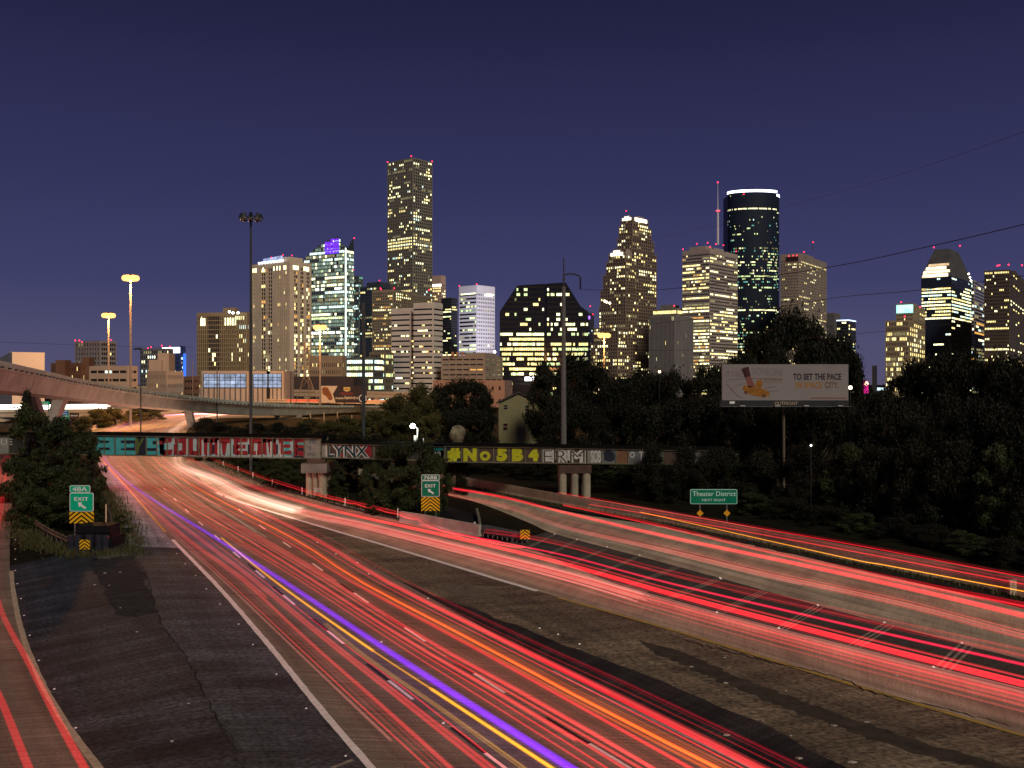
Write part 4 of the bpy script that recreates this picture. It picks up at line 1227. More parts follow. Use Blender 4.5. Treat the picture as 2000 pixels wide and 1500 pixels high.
# telescoping crash cushion
r = empty('crash_cushion', G(985, 1055), 'dark ribbed steel crash cushion ending in a yellow chevron nose below the hatched gore', 'crash cushion')
a, b = G(943, 1046), G(1026, 1060)
t = (b-a).normalized(); s = Vector((t.y, -t.x, 0)); L = (b-a).length
M_cush = mat('cushion_steel', (.10, .10, .095), .55, .4, 2)
for i in range(9):
    p, q = a + t*(L*i/9), a + t*(L*(i+.9)/9)
    hh, ww = .92-.015*i, .42-.012*i
    mb = MB()
    mb.hexa([tuple(v) for v in (p-s*ww, q-s*ww*.97, q+s*ww*.97, p+s*ww)] and
            [(v.x, v.y, z) for z in (.28, hh) for v in (p-s*ww, q-s*ww*.97, q+s*ww*.97, p+s*ww)])
    for z in (.4, .62): 
        for sg in (-1, 1):
            mb.tube([p+s*sg*(ww+.03)+Vector((0, 0, z)), q+s*sg*(ww+.03)+Vector((0, 0, z))], .06, 5)
    bay = mb.build('cushion_bay', M_cush, r)
    for sg in (-1, 1):
        mb = MB(); f = q + s*sg*ww; mb.hexa([(f.x-.05, f.y-.05, 0), (f.x+.05, f.y-.05, 0), (f.x+.05, f.y+.05, 0), (f.x-.05, f.y+.05, 0), (f.x-.04, f.y-.04, .3), (f.x+.04, f.y-.04, .3), (f.x+.04, f.y+.04, .3), (f.x-.04, f.y+.04, .3)])
        mb.build('leg', M_steel, bay)
Yn = b.y - .6
chevrons(r, xat(1016, Yn), xat(1035, Yn), zat(1053, Yn), zat(1035, Yn), Yn, 'nose_plate', 2)
for i, x in enumerate((927, 970, 980, 1004)):
    p = G(x, 1033 + (x-927)*.30); mb = MB(); mb.ball((p.x, p.y, .55), .12); mb.tube([(p.x, p.y, 0), (p.x, p.y, .5)], .04, 5)
    single('reflector_stud', mb, M_white, 'tiny white reflector stud standing beside the dark crash cushion', 'reflector', 'white studs at the crash cushion')

# barrier along the exit ramp
wall_px('ramp_barrier', 'long tan concrete barrier along the outer side of the exit ramp', [(760, 918), (880, 943), (1000, 966), (1100, 985), (1300, 1021), (1496, 1061), (1650, 1093), (1895, 1141), (2000, 1165), (2090, 1185)], 1.12, M_barrier, .22, 18)
line_px([(880, 948), (1000, 972), (1100, 991), (1300, 1026), (1496, 1066), (1650, 1100), (1895, 1152), (2010, 1180)], 2.0, .02, mat('dark_verge', (.02, .02, .013), .95, .5, 1.2, .4), 'verge_strip', jitter=.35)  # plain dark strip along the barrier foot
mb = MB(); p = G(1973, 1160); mb.box(p.x-.22, p.x+.22, p.y-.4, p.y-.1, 0, .95); mb.box(p.x-.02, p.x+.02, p.y-.43, p.y-.4, 0, .95)
single('barrier_post', mb, mat('pale_post', (.55, .47, .33), .8, .2, 2), 'pale twin post standing in front of the tan barrier near the right edge', 'post')

# ------------------------------------------------------------------ Theater District sign
Y = 91.0
x0, x1, z0, z1 = xat(1348, Y), xat(1440, Y), zat(984.5, Y), zat(955.5, Y)
r = empty('guide_sign', ((x0+x1)/2, Y, 0), 'wide green guide sign reading Theater District on two posts above the ramp barrier', 'road sign')
mb = MB(); flat(mb, rrect(x0, x1, z0, z1, .14), Y, .05); p = mb.build('sign_panel', mat('sign_mint', (.45, .85, .68), .4), r)
mb = MB(); flat(mb, rrect(x0+.06, x1-.06, z0+.06, z1-.06, .1), Y-.012, .011); mb.build('green_face', M_green2, p)
w, h = x1-x0, z1-z0
M_mint = mat('letter_mint', (.62, .95, .82), .4)
text(p, 'lettering', 'Theater District', x0+w*.05, x1-w*.03, z0+h*.54, z0+h*.86, Y-.02, M_mint, .004)
text(p, 'lettering', 'NEXT RIGHT', x0+w*.25, x0+w*.75, z0+h*.19, z0+h*.36, Y-.02, M_mint, .006, sp=1.05)
for px in (1367.5, 1420):
    x = xat(px, Y); mb = MB(); mb.box(x-.05, x+.05, Y+.06, Y+.14, 0, z0+.5); q = mb.build('post', M_steel, r)
    mb = MB(); zc = zat(1002.5, Y); d = 6.8/F*Y
    flat(mb, [(x, zc+d), (x+d, zc), (x, zc-d), (x-d, zc)], Y+.02, .03); mb.build('diamond_marker', mat('amber_reflector', (.85, .42, .02), .4), q)

# ------------------------------------------------------------------ railway bridge with painted girders
YB = 116.0
RB = empty('railway_bridge', (xat(400, YB), YB, 0), 'steel plate girder railway bridge covered in graffiti crossing over the freeway', 'bridge')
M_gird = mat('girder_dark_steel', (.045, .042, .036), .7, .4, .8)
M_flange = mat('girder_flange', (.17, .16, .10), .7, .4, 1.2)
def col(name, c): return mat(name, c, .75, .22, 1.6)
TQ = col('paint_turquoise', (.06, .40, .42)); PALE = col('paint_pale_blue', (.34, .50, .50)); NAVY = col('paint_navy', (.015, .02, .035))
DRED = col('paint_dark_red', (.26, .018, .024)); GREY = col('paint_grey', (.26, .26, .22)); BROWNP = col('paint_brown', (.085, .055, .045))
LIME = col('paint_lime', (.52, .54, .015)); WHT = col('paint_white', (.55, .56, .52)); RUST = col('paint_rust', (.19, .10, .05)); TEAL = col('paint_teal', (.02, .28, .25)); SLATE = col('paint_slate', (.14, .16, .17))
def span(xa, xb, yt0, yt1, yb0, yb1, edges, cols, spanname='girder_span', depth=4.0):
    """edges: pixel x of the stiffeners; cols: panel material per bay"""
    def zt(px): return zat(yt0+(yt1-yt0)*(px-xa)/(xb-xa), YB)
    def zb(px): return zat(yb0+(yb1-yb0)*(px-xa)/(xb-xa), YB)
    def xp(px): return xat(px, YB)
    mb = MB(); fl = .11
    X0, X1 = xp(xa), xp(xb)
    for f0, f1 in ((0, fl), (None, None)):
        pass
    # flanges top and bottom, back girder, ties
    def slab(y0, y1, za0, zb0, za1, zb1): mb.hexa([(X0, y0, za0), (X1, y0, zb0), (X1, y1, zb0), (X0, y1, za0), (X0, y0, za1), (X1, y0, zb1), (X1, y1, zb1), (X0, y1, za1)])
    slab(YB-.22, YB+.22, zb(xa), zb(xb), zb(xa)+fl, zb(xb)+fl)
    slab(YB-.22, YB+.22, zt(xa)-fl, zt(xb)-fl, zt(xa), zt(xb))
    slab(YB+depth, YB+depth+.3, zb(xa), zb(xb), zt(xa), zt(xb))
    slab(YB+.22, YB+depth, zb(xa)+.2, zb(xb)+.2, zb(xa)+.6, zb(xb)+.6)
    sp = mb.build(spanname, M_flange, RB)
    mb = MB(); slab(YB-.3, YB+depth+.5, zt(xa)+.005, zt(xb)+.005, zt(xa)+.16, zt(xb)+.16); mb.build('track_deck', mat('track_black', (.012, .011, .010), .95, spec=0.0), sp)
    for i, (a, b) in enumerate(zip(edges, edges[1:])):
        mb = MB(); xa_, xb_ = xp(a), xp(b)
        mb.hexa([(xa_, YB, zb(a)+fl), (xb_, YB, zb(b)+fl), (xb_, YB+.05, zb(b)+fl), (xa_, YB+.05, zb(a)+fl), (xa_, YB, zt(a)-fl), (xb_, YB, zt(b)-fl), (xb_, YB+.05, zt(b)-fl), (xa_, YB+.05, zt(a)-fl)])
        mb.build('web_panel', cols[i] if i < len(cols) else M_gird, sp)
    for e in edges:
        mb = MB(); x = xp(e); mb.hexa([(x-.055, YB-.13, zb(e)+fl), (x+.055, YB-.13, zb(e)+fl), (x+.055, YB, zb(e)+fl), (x-.055, YB, zb(e)+fl), (x-.055, YB-.13, zt(e)-fl), (x+.055, YB-.13, zt(e)-fl), (x+.055, YB, zt(e)-fl), (x-.055, YB, zt(e)-fl)])
        mb.build('stiffener', M_flange, sp)
    return sp, zt, zb, xp
ed = [183.5 + 20.55*i for i in range(22)]
c1 = [NAVY, NAVY, NAVY, NAVY, NAVY, NAVY, PALE, PALE, PALE, PALE, PALE, PALE, PALE, PALE, PALE, PALE, PALE, PALE, PALE, NAVY, GREY, M_conc_dark]
sp1, zt, zb, xp = span(165, 628, 849, 856, 889, 896.5, [165] + ed[:-1] + [627], [M_gird] + c1)
# pieces of painted letters, one part per colour, standing one coat proud of the webs
def paint(parent, name, m, polys, y=YB-.012):
    mb = MB()
    for pl in polys:
        pl = [(xat(px, YB), zat(py, YB)) for px, py in pl]
        ar = sum(pl[k][0]*pl[(k+1) % len(pl)][1]-pl[(k+1) % len(pl)][0]*pl[k][1] for k in range(len(pl)))
        flat(mb, pl if ar < 0 else pl[::-1], y, .008)
    return mb.build(name, m, parent, 'stuff' if len(polys) > 1 else None)
def R_(x0, x1, y0, y1): return [(x0, y0), (x1, y0), (x1, y1), (x0, y1)]
paint(sp1, 'graffiti', TQ, [R_(185, 225, 852, 888), R_(226, 246, 852, 888), R_(246, 264, 852, 860), R_(246, 262, 866, 874), R_(246, 264, 880, 888), R_(286, 322, 853, 861), R_(286, 298, 861, 868), R_(286, 322, 868, 875), R_(310, 322, 875, 881), R_(286, 322, 881, 888)])
paint(sp1, 'graffiti', NAVY, [[(195, 860), (215, 861), (212, 865), (195, 865)], [(194, 874), (214, 874), (215, 879), (194, 879)], [(236, 860), (254, 861), (254, 867), (236, 865)], [(236, 876), (262, 874), (262, 880), (236, 879)]], YB-.022)
paint(sp1, 'graffiti', col('paint_olive', (.09, .14, .03)), [[(264, 856), (269, 856), (272, 866), (277, 855), (282, 855), (272, 874), (270, 886), (265, 886), (267, 872)]])
def letters(px0, glyphs, wpx, yt, yb, m, name='graffiti'):
    polys = []
    for i, gph in enumerate(glyphs):
        jx, jy, js = rng.uniform(-1.2, 1.2), rng.uniform(-1.0, 1.0), rng.uniform(.92, 1.1)
        for pl in gph: polys.append([(px0 + i*wpx + jx + x*wpx*js + (y-.5)*rng.uniform(-1, 2) + rng.gauss(0, .9), yt + jy + (yb-yt)*y + rng.gauss(0, .8)) for x, y in pl])
    return polys
GL = dict(
 O=[[(.1, .1), (.9, .05), (.9, .32), (.1, .35)], [(.1, .35), (.38, .35), (.38, .95), (.12, .98)], [(.64, .3), (.9, .3), (.88, 1), (.62, .95)], [(.35, .74), (.66, .72), (.66, .97), (.35, .95)]],
 U=[[(.05, .1), (.36, .05), (.36, .95), (.1, .98)], [(.64, .08), (.95, .05), (.93, .9), (.64, .98)], [(.3, .72), (.7, .72), (.7, .98), (.3, .96)]],
 M=[[(.02, .1), (.3, .05), (.28, 1), (.06, .9)], [(.4, .1), (.62, .1), (.58, 1), (.42, .9)], [(.72, .05), (.98, .1), (.95, 1), (.74, .9)], [(.02, .05), (.98, .02), (.98, .3), (.02, .3)]],
 E=[[(.05, .05), (.38, .05), (.36, 1), (.1, .95)], [(.3, .05), (.95, .02), (.93, .28), (.3, .3)], [(.3, .42), (.85, .40), (.85, .6), (.3, .62)], [(.3, .76), (.95, .74), (.93, .98), (.3, .97)]],
 C=[[(.05, .1), (.4, .05), (.36, 1), (.1, .9)], [(.3, .05), (.95, .06), (.9, .34), (.3, .32)], [(.3, .72), (.93, .70), (.9, .95), (.3, .98)]],
 N=[[(.05, .05), (.36, .05), (.33, 1), (.1, .9)], [(.66, .05), (.95, .05), (.92, .95), (.68, 1)], [(.3, .03), (.7, .03), (.72, .34), (.3, .34)]],
 T=[[(.02, .05), (.98, .02), (.98, .32), (.02, .34)], [(.34, .3), (.66, .3), (.6, 1), (.4, .92)]])
paint(sp1, 'graffiti', DRED, letters(308, [GL[c] for c in 'COUMTEOMEE'], 29.2, 853, 890, DRED))
paint(sp1, 'graffiti', DRED, [R_(x, x+w_, 886, y_) for x, w_, y_ in ((313, .9, 893.5), (322, .7, 892), (345, .9, 894), (371, .8, 893), (377, .6, 894.5), (402, .9, 893), (431, .7, 894), (436, .9, 893), (462, .7, 894.5), (489, .9, 894), (495, .6, 893), (519, .8, 895), (545, .9, 894), (571, .7, 895))], YB-.013)
paint(sp1, 'graffiti', NAVY, [R_(x, x+5, 868, 887) for x in (340, 384, 414, 455, 484, 512, 538)], YB-.009)
paint(sp1, 'graffiti', TQ, [R_(556, 578, 854, 862), R_(556, 566, 862, 890), R_(566, 592, 883, 890), R_(578, 594, 862, 870), R_(310, 323, 856, 888)], YB-.010)
paint(sp1, 'graffiti', WHT, [R_(347, 349, 858, 889), R_(364, 366, 856, 889), R_(394, 396, 860, 891), R_(425, 427, 860, 891), R_(471, 473, 866, 891), R_(500, 502, 866, 891), R_(528, 530, 862, 892), R_(546, 548, 866, 892)], YB-.024)
text(sp1, 'graffiti', 'PASO', xat(601, YB), xat(617, YB), zat(890, YB), zat(884, YB), YB-.03, NAVY)
paint(sp1, 'graffiti', SLATE, [[(602, 858), (615, 857), (617, 866), (604, 866)], [(603, 872), (608, 870), (607, 880), (603, 880)]], YB-.01)
sp2, zt, zb, xp = span(628, 868, 865.5, 871, 894, 901, [628, 640, 731, 777, 822, 868], [GREY, BROWNP, M_gird, M_gird, M_gird])
text(sp2, 'graffiti', 'LYNX', xat(636, YB), xat(722, YB), zat(894, YB), zat(867.5, YB), YB-.016, WHT, .075)
text(sp2, 'graffiti', 'LYNX', xat(639, YB), xat(719, YB), zat(892.5, YB), zat(869.5, YB), YB-.026, col('paint_dark_teal', (.01, .05, .06)), .02)
paint(sp2, 'graffiti', DRED, [[(700, 868), (724, 868), (726, 892), (716, 893)], [(650, 868), (668, 868), (664, 876), (656, 876)], [(664, 886), (674, 886), (676, 893), (662, 893)]], YB-.010)
ed3 = [840, 871, 901.5, 933, 964, 994, 1026, 1058, 1090, 1121, 1147, 1176, 1204, 1227, 1260, 1295, 1330, 1365, 1400, 1430]
sp3, zt, zb, xp = span(840, 1430, 870, 880, 902.5, 909, ed3, [M_gird, NAVY, BROWNP, BROWNP, BROWNP, BROWNP, BROWNP, BROWNP, GREY, BROWNP, GREY, SLATE, RUST, SLATE, SLATE, BROWNP, SLATE, M_gird, M_gird], depth=4.0)
for ch, x0, x1 in (('#', 874, 899), ('N', 905, 931), ('O', 937, 958), ('5', 970, 991), ('B', 1000, 1022), ('4', 1032, 1052)):
    text(sp3, 'graffiti', ch, xat(x0, YB), xat(x1, YB), zat(901 if ch != 'O' else 900, YB), zat(874.5 if ch != 'O' else 881, YB), YB-.018, LIME, .075)
text(sp3, 'graffiti', 'LUX', xat(847, YB), xat(867, YB), zat(880, YB), zat(873, YB), YB-.018, TEAL, .05)
text(sp3, 'graffiti', 'NB', xat(849, YB), xat(861, YB), zat(890, YB), zat(882, YB), YB-.018, WHT, .0)
text(sp3, 'graffiti', 'ERM', xat(1060, YB), xat(1144, YB), zat(905, YB), zat(878, YB), YB-.018, WHT, .09)
text(sp3, 'graffiti', 'ERM', xat(1061.5, YB), xat(1142, YB), zat(903.5, YB), zat(879.5, YB), YB-.028, BROWNP, -.015)
text(sp3, 'graffiti', 'SOB', xat(1154, YB), xat(1174, YB), zat(904, YB), zat(879, YB), YB-.018, WHT, .03)
paint(sp3, 'graffiti', NAVY, [[(1179, 882), (1190, 879), (1200, 884), (1201, 898), (1192, 902), (1180, 899)]])
text(sp3, 'graffiti', 'O', xat(1230, YB), xat(1240, YB), zat(894, YB), zat(882, YB), YB-.018, WHT, .03)
text(sp3, 'graffiti', 'T', xat(1248, YB), xat(1257, YB), zat(898, YB), zat(881, YB), YB-.018, WHT, .03)
sp0, zt, zb, xp = span(-70, 165, 850, 850, 886, 888, [-70 + 235*i/8 for i in range(9)], [BROWNP, M_gird, GREY, M_gird, M_gird, M_gird, M_gird, M_gird])
text(sp0, 'graffiti', 'UE', xat(2, YB), xat(24, YB), zat(869, YB), zat(857, YB), YB-.018, WHT, .0)
# piers
def pier(cols_px, ytop, capx=None, capy=None, gy=0.0, brown=None):
    if capx:
        mb = MB(); mb.box(xat(capx[0], YB), xat(capx[1], YB), YB-.6, YB+4.6, zat(capy[1], YB), zat(capy[0], YB)); mb.build('pier_cap', M_conc_dark, RB)
    for a, b in cols_px:
        x0, x1 = xat(a, YB), xat(b, YB); mb = MB(); rr = (x1-x0)/2
        for yy in (YB+.4, YB+3.4):
            mb = MB(); mb.tube([((x0+x1)/2, yy, -.1), ((x0+x1)/2, yy, zat(ytop, YB))], rr, 12); mb.build('pier_column', M_conc_p, RB)
M_conc_p = mat('pier_concrete', (.42, .37, .26), .85, .35, .4)
pier([(596, 608), (609.5, 619), (620.5, 637)], 923, (590, 640), (905, 923))
mb = MB(); mb.box(xat(600, YB), xat(636, YB), YB-.3, YB+.5, zat(905, YB), zat(896, YB)); mb.build('bearing', M_trackrust, RB)
pier([(1092, 1107), (1116, 1130), (1138, 1154)], 924)
mb = MB(); mb.box(xat(1092, YB), xat(1155, YB), YB-.1, YB+4.2, zat(924, YB), zat(908, YB)); mb.build('pier_cap', mat('brown_cap', (.10, .06, .045), .8, .3, 1), RB)
text(RB, 'graffiti', '0O', xat(617, YB), xat(631, YB), zat(960, YB), zat(951, YB), YB-.75, WHT, .02)
mb = MB(); mb.box(xat(1405, YB), xat(1440, YB), YB-.5, YB+5, 0, zat(885, YB)); mb.build('abutment', M_conc_dark, RB)

# ------------------------------------------------------------------ grey curved flyover
st = [(-90, 678, 748, 138), (-40, 696, 754, 147), (21, 709.5, 763, 159), (72, 721, 768.5, 176), (139, 737, 775, 203), (197, 747.5, 783, 228), (252, 757, 789, 250), (310, 765, 796, 276), (369, 772.5, 801.5, 305), (425, 779, 806.5, 330), (480, 784, 810, 352), (535, 787.5, 811.5, 376), (600, 790.5, 810.5, 402), (660, 792, 806, 428), (720, 792.5, 803.5, 455), (790, 794, 803, 485)]
FO = empty('flyover', (xat(197, 228), 228, 0), 'grey concrete flyover ramp curving across the left side above the freeway', 'flyover')
pts = []
for (px, yt, yb, D) in st:
    pts.append((Vector((xat(px, D), D, 0)), zat(yt, D), zat(yb, D)))
def section(i, e=0.0):
    p, zt_, zb_ = pts[i]
    t = pts[min(i+1, len(pts)-1)][0] - pts[max(0, i-1)][0]; t.normalize()
    s = Vector((t.y, -t.x, 0))
    hh = zt_ - zb_
    # (offset to the near side, height): outer web, deck lip, parapet, deck, far side
    prof = [(-1.2, zb_), (-.25, zb_+hh*.66), (0.25, zb_+hh*.70), (0.25, zt_-hh*.02), (.2, zt_), (-.05, zt_), (-.1, zt_-.9), (-8.5, zt_-.9), (-8.55, zt_), (-8.8, zt_), (-8.85, zb_+hh*.66), (-7.6, zb_)]
    return [(p.x+s.x*o+t.x*e, p.y+s.y*o+t.y*e, z) for o, z in prof]
M_fly = mat('flyover_concrete', (.42, .50, .43), .85, .3, .18, .2)
for i in range(len(pts)-1):
    mb = MB(); A, B_ = section(i, .10), section(i+1, -.10)
    for k in range(len(A)): mb.face([A[k], B_[k], B_[(k+1) % len(A)], A[(k+1) % len(A)]])
    mb.face(A[::-1]); mb.face(B_)
    mb.build('deck_segment', M_fly, FO)
mb = MB()                                   # little drain blocks under the parapet rail
for i in range(len(pts)-1):
    A, B_ = section(i), section(i+1)
    n = max(2, int((Vector(A[2])-Vector(B_[2])).length/3.0))
    for k in range(n):
        q = Vector(A[2]).lerp(Vector(B_[2]), (k+.5)/n).lerp(Vector(A[3]).lerp(Vector(B_[3]), (k+.5)/n), .28)
        mb.box(q.x-.1, q.x+.35, q.y-.35, q.y+.35, q.z-.12, q.z+.12)
mb.build('drain_blocks', M_dsteel, FO, 'stuff')
def leg(x0, y0, x1, y1, D, w, name='pier_leg', m=None, par=None, d=2.0):
    a, b = P(x0, y0, D), P(x1, y1, D)
    mb = MB(); hw = w/F*D/2
    mb.hexa([(b.x-hw, D-d/2, b.z), (b.x+hw, D-d/2, b.z), (b.x+hw, D+d/2, b.z), (b.x-hw, D+d/2, b.z), (a.x-hw*1.15, D-d/2, a.z), (a.x+hw*1.15, D-d/2, a.z), (a.x+hw*1.15, D+d/2, a.z), (a.x-hw*1.15, D+d/2, a.z)])
    return mb.build(name, m or M_conc, par or FO)
for (x0, y0, x1, y1, w) in ((118, 781, 101, 828, 19), (62, 774, 80, 828, 19)): leg(x0, y0, x1, y1, 186, w)
q = P(92, 828, 186); mb = MB(); mb.box(q.x-2.2, q.x+2.2, 185, 187.2, 0, q.z); mb.build('pier_stem', M_conc_dark, FO)
leg(368, 803, 374, 828, 306, 13, m=M_conc_dark); q = P(374, 828, 306); mb = MB(); mb.box(q.x-1, q.x+1, 305, 307, 0, q.z); mb.build('pier_stem', M_conc_dark, FO)
for (x0, y0, x1, y1, w) in ((541, 811, 552, 836, 8), (586, 810, 577, 836, 9)): leg(x0, y0, x1, y1, 385, w, m=M_conc_dark)
q = P(563, 836, 385); mb = MB(); mb.box(q.x-3, q.x+3, 384, 386, 0, q.z); mb.build('pier_stem', M_conc_dark, FO)

# ------------------------------------------------------------------ far orange lit flyover, left elevated road
def deck(name, label, cat, px0, px1, yt0, yt1, yb0, yb1, Y0, Y1, m, parts=6, haunch=True):
    r = empty(name, (xat((px0+px1)/2, (Y0+Y1)/2), (Y0+Y1)/2, 0), label, cat)
    for i in range(parts):
        f0, f1 = i/parts, (i+1)/parts
        def pt(f, top): 
            D = Y0+(Y1-Y0)*f; px = px0+(px1-px0)*f
            y = (yt0+(yt1-yt0)*f) if top else (yb0+(yb1-yb0)*f)
            return xat(px, D), D, zat(y, D)
        mb = MB(); (xa, da, ta), (xb, db, tb) = pt(f0, 1), pt(f1, 1); ba, bb = pt(f0, 0)[2], pt(f1, 0)[2]
        xa += .06; xb -= .06
        ha, hb = ta-ba, tb-bb
        # parapet, recessed joint line, girder
        for (lo, hi, pr) in ((.62, 1.0, .0), (.52, .62, .5), (0.0, .52, .12)):
            mb.hexa([(xa, da+pr, ba+ha*lo), (xb, db+pr, bb+hb*lo), (xb, db+9, bb+hb*lo), (xa, da+9, ba+ha*lo), (xa, da+pr, ba+ha*hi-.002), (xb, db+pr, bb+hb*hi-.002), (xb, db+9, bb+hb*hi-.002), (xa, da+9, ba+ha*hi-.002)])
        if haunch:
            mb.hexa([(xa, da+.4, ba-1.6), (xa+1.5, da+.4, ba-1.6), (xa+1.5, da+8, ba-1.6), (xa, da+8, ba-1.6), (xa, da+.4, ba), (xa+8, da+.4, ba), (xa+8, da+8, ba), (xa, da+8, ba)])
        mb.build('deck_segment', m, r)
        if haunch:
            mb = MB(); mb.box(xa+.1, xa+1.6, da+3, da+5, -.1, ba-1.62); mb.build('pier', M_conc_dark, r)
    return r
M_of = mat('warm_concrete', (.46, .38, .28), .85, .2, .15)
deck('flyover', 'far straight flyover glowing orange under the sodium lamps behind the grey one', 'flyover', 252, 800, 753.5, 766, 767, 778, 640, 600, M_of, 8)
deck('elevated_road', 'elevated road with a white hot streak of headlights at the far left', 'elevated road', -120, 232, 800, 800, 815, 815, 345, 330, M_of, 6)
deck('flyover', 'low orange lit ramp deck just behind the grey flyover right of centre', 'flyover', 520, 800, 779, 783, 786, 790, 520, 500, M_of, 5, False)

# road signs seen small under the flyover
def small_sign(px0, px1, y0, y1, D, m, label, n=3, post=True, band=None):
    x0, x1, za, zb_ = xat(px0, D), xat(px1, D), zat(y1, D), zat(y0, D)
    r = empty('gantry_sign', ((x0+x1)/2, D, 0), label, 'road sign')
    mb = MB(); mb.box(x0, x1, D, D+.15, za, zb_); p = mb.build('sign_panel', m, r)
    if band:
        mb = MB(); mb.box(x0+.1, x1-.1, D-.03, D-.005, za+(zb_-za)*.5, zb_-.1); mb.build('blue_band', band, p)
    mb = MB()
    for k in range(n):
        z = za+(zb_-za)*(k+.5)/n; w = x1-x0
        for a, b in ((.12, .4), (.46, .62), (.68, .86)): mb.box(x0+w*a, x0+w*b, D-.06, D-.031, z-.12, z+.14)
    mb.build('lettering', M_signw, p, 'stuff')
    mb = MB()
    for x in (x0+.3, x1-.3): mb.box(x-.12, x+.12, D+.16, D+.4, 0, zb_)
    mb.build('post', M_dsteel, r)
small_sign(76, 96, 784, 791, 300, M_green, 'small green sign left of the flyover pier above the white streak', 1)
small_sign(114, 134, 801, 820, 260, M_green, 'blue and green direction sign standing right of the flyover pier leg', 4, band=mat('sign_blue', (.02, .16, .6), .4))
small_sign(136, 154, 806, 818, 270, mat('brown_sign', (.12, .06, .03), .5), 'dark brown sign panel right of the blue and green direction sign', 1)

# ------------------------------------------------------------------ poles, lamps, wires
def soft_pole(r, base, top, r0, r1, m, name='pole'):
    mb = MB(); mb.tube([base, base.lerp(top, .5), top], [r0, (r0+r1)/2, r1], 10); return mb.build(name, m, r)
M_pole = mat('pole_steel', (.055, .065, .065), .5, .15, .5)
M_polel = mat('pole_pale', (.30, .25, .2), .6, .15, .5)
def mast(px, ytop, D, label, lit=None, w=2.6, bulbs=6, power=0, m=None, ring=10, colr=(1, .42, .12)):
    top = P(px, ytop, D); base = Vector((top.x, D, 0))
    r = empty('high_mast_light', base, label, 'street light')
    rr = w/F*D/2
    soft_pole(r, base, top+Vector((0, 0, .4)), rr*1.25, rr*.75, m or M_pole)
    R0 = ring/F*D
    for k in range(bulbs):
        a = 2*math.pi*(k+.3)/bulbs; c = top + Vector((math.cos(a)*R0, math.sin(a)*R0*.9, 0))
        mb = MB(); mb.tube([top, c], .07, 5)
        hgt = .55*max(1, D/260)
        hd = [(c.x+math.cos(a+b)*q*R0*.42, c.y+math.sin(a+b)*q*R0*.42) for b, q in ((0, 1), (1.57, .7), (3.14, 1), (4.71, .7))]
        mb.hexa([(x, y, c.z-hgt*.4) for x, y in hd] + [((x+c.x)/2, (y+c.y)/2, c.z+hgt) for x, y in hd])
        hm = mb.build('lamp_head', M_dsteel, r)
        mb = MB(); mb.ball((c.x, c.y, c.z-hgt*.55), R0*.72 if lit else R0*.3, sz=.85); mb.build('bulb', lit or mat('lens_dull', (.16, .16, .14), .2), hm)
    mb = MB(); mb.ball(top+Vector((0, 0, .5)), rr*1.6, sz=.8); mb.build('top_cap', M_dsteel, r)
    if power:
        l = bpy.data.lights.new('sodium_lamp', 'POINT'); l.energy = power; l.color = colr; l.shadow_soft_size = 3.0
        o = bpy.data.objects.new('lamp_light', l); COL.objects.link(o); o.parent = r; o.location = (0, 0, top.z - 1.9)
    return r
SOD = emis('sodium_bulb', (1, .42, .11), 3.2)
mast(490, 424, 150, 'tall dark unlit mast with a ring of floodlight heads in front of the cream tower', None, 5.2, 8, ring=17)
mast(255, 541, 300, 'taller lit sodium lamp mast at the left with a warm glowing head', SOD, 4.2, 6, 200000, M_polel, 10)
mast(212, 614, 400, 'shorter lit sodium lamp mast left of the taller one', SOD, 3.4, 6, 180000, M_polel, 8)
mast(625, 637, 465, 'lit sodium lamp mast in front of the slanted glass tower', SOD, 3.2, 6, 340000, M_polel, 8)
mast(1180, 653, 420, 'lit sodium lamp mast in front of the stepped brown tower', SOD, 3.2, 6, 200000, M_polel, 8)

def simple_pole(px, ytop, D, label, w, arm=None, m=None, name='lamp_post', cat='pole'):
    top = P(px, ytop, D); base = Vector((top.x, D, 0)); r = empty(name, base, label, cat); rr = w/F*D/2
    soft_pole(r, base, top, rr*1.15, rr*.8, m or M_pole)
    if arm:
        q = P(*arm, D); mb = MB(); mb.tube([top-Vector((0, 0, .3)), top.lerp(q, .5)+Vector((0, 0, .2)), q], rr*.5, 6); a = mb.build('arm', m or M_pole, r)
        mb = MB(); mb.box(min(q.x, q.x)-.9, q.x+.9, D-.25, D+.25, q.z-.25, q.z+.12); mb.build('lamp_head', M_dsteel, r)
    return r
simple_pole(710, 590, 200, 'thin dark pole rising in front of the dark blue tower', 7.0)
simple_pole(275, 680, 225, 'short dark lamp post with one arm standing on the grey flyover', 2.6, (269, 681))
simple_pole(424, 715, 330, 'small dark lamp post on the grey flyover in front of the glass hall', 2.2, (429, 701))
simple_pole(376, 706, 600, 'thin pale pole on the far orange flyover left of the hotel tower', 1.6, m=M_polel)
simple_pole(568, 726, 395, 'thin dark lamp post with a grey box on the flyover left of the lattice tower', 2.0)
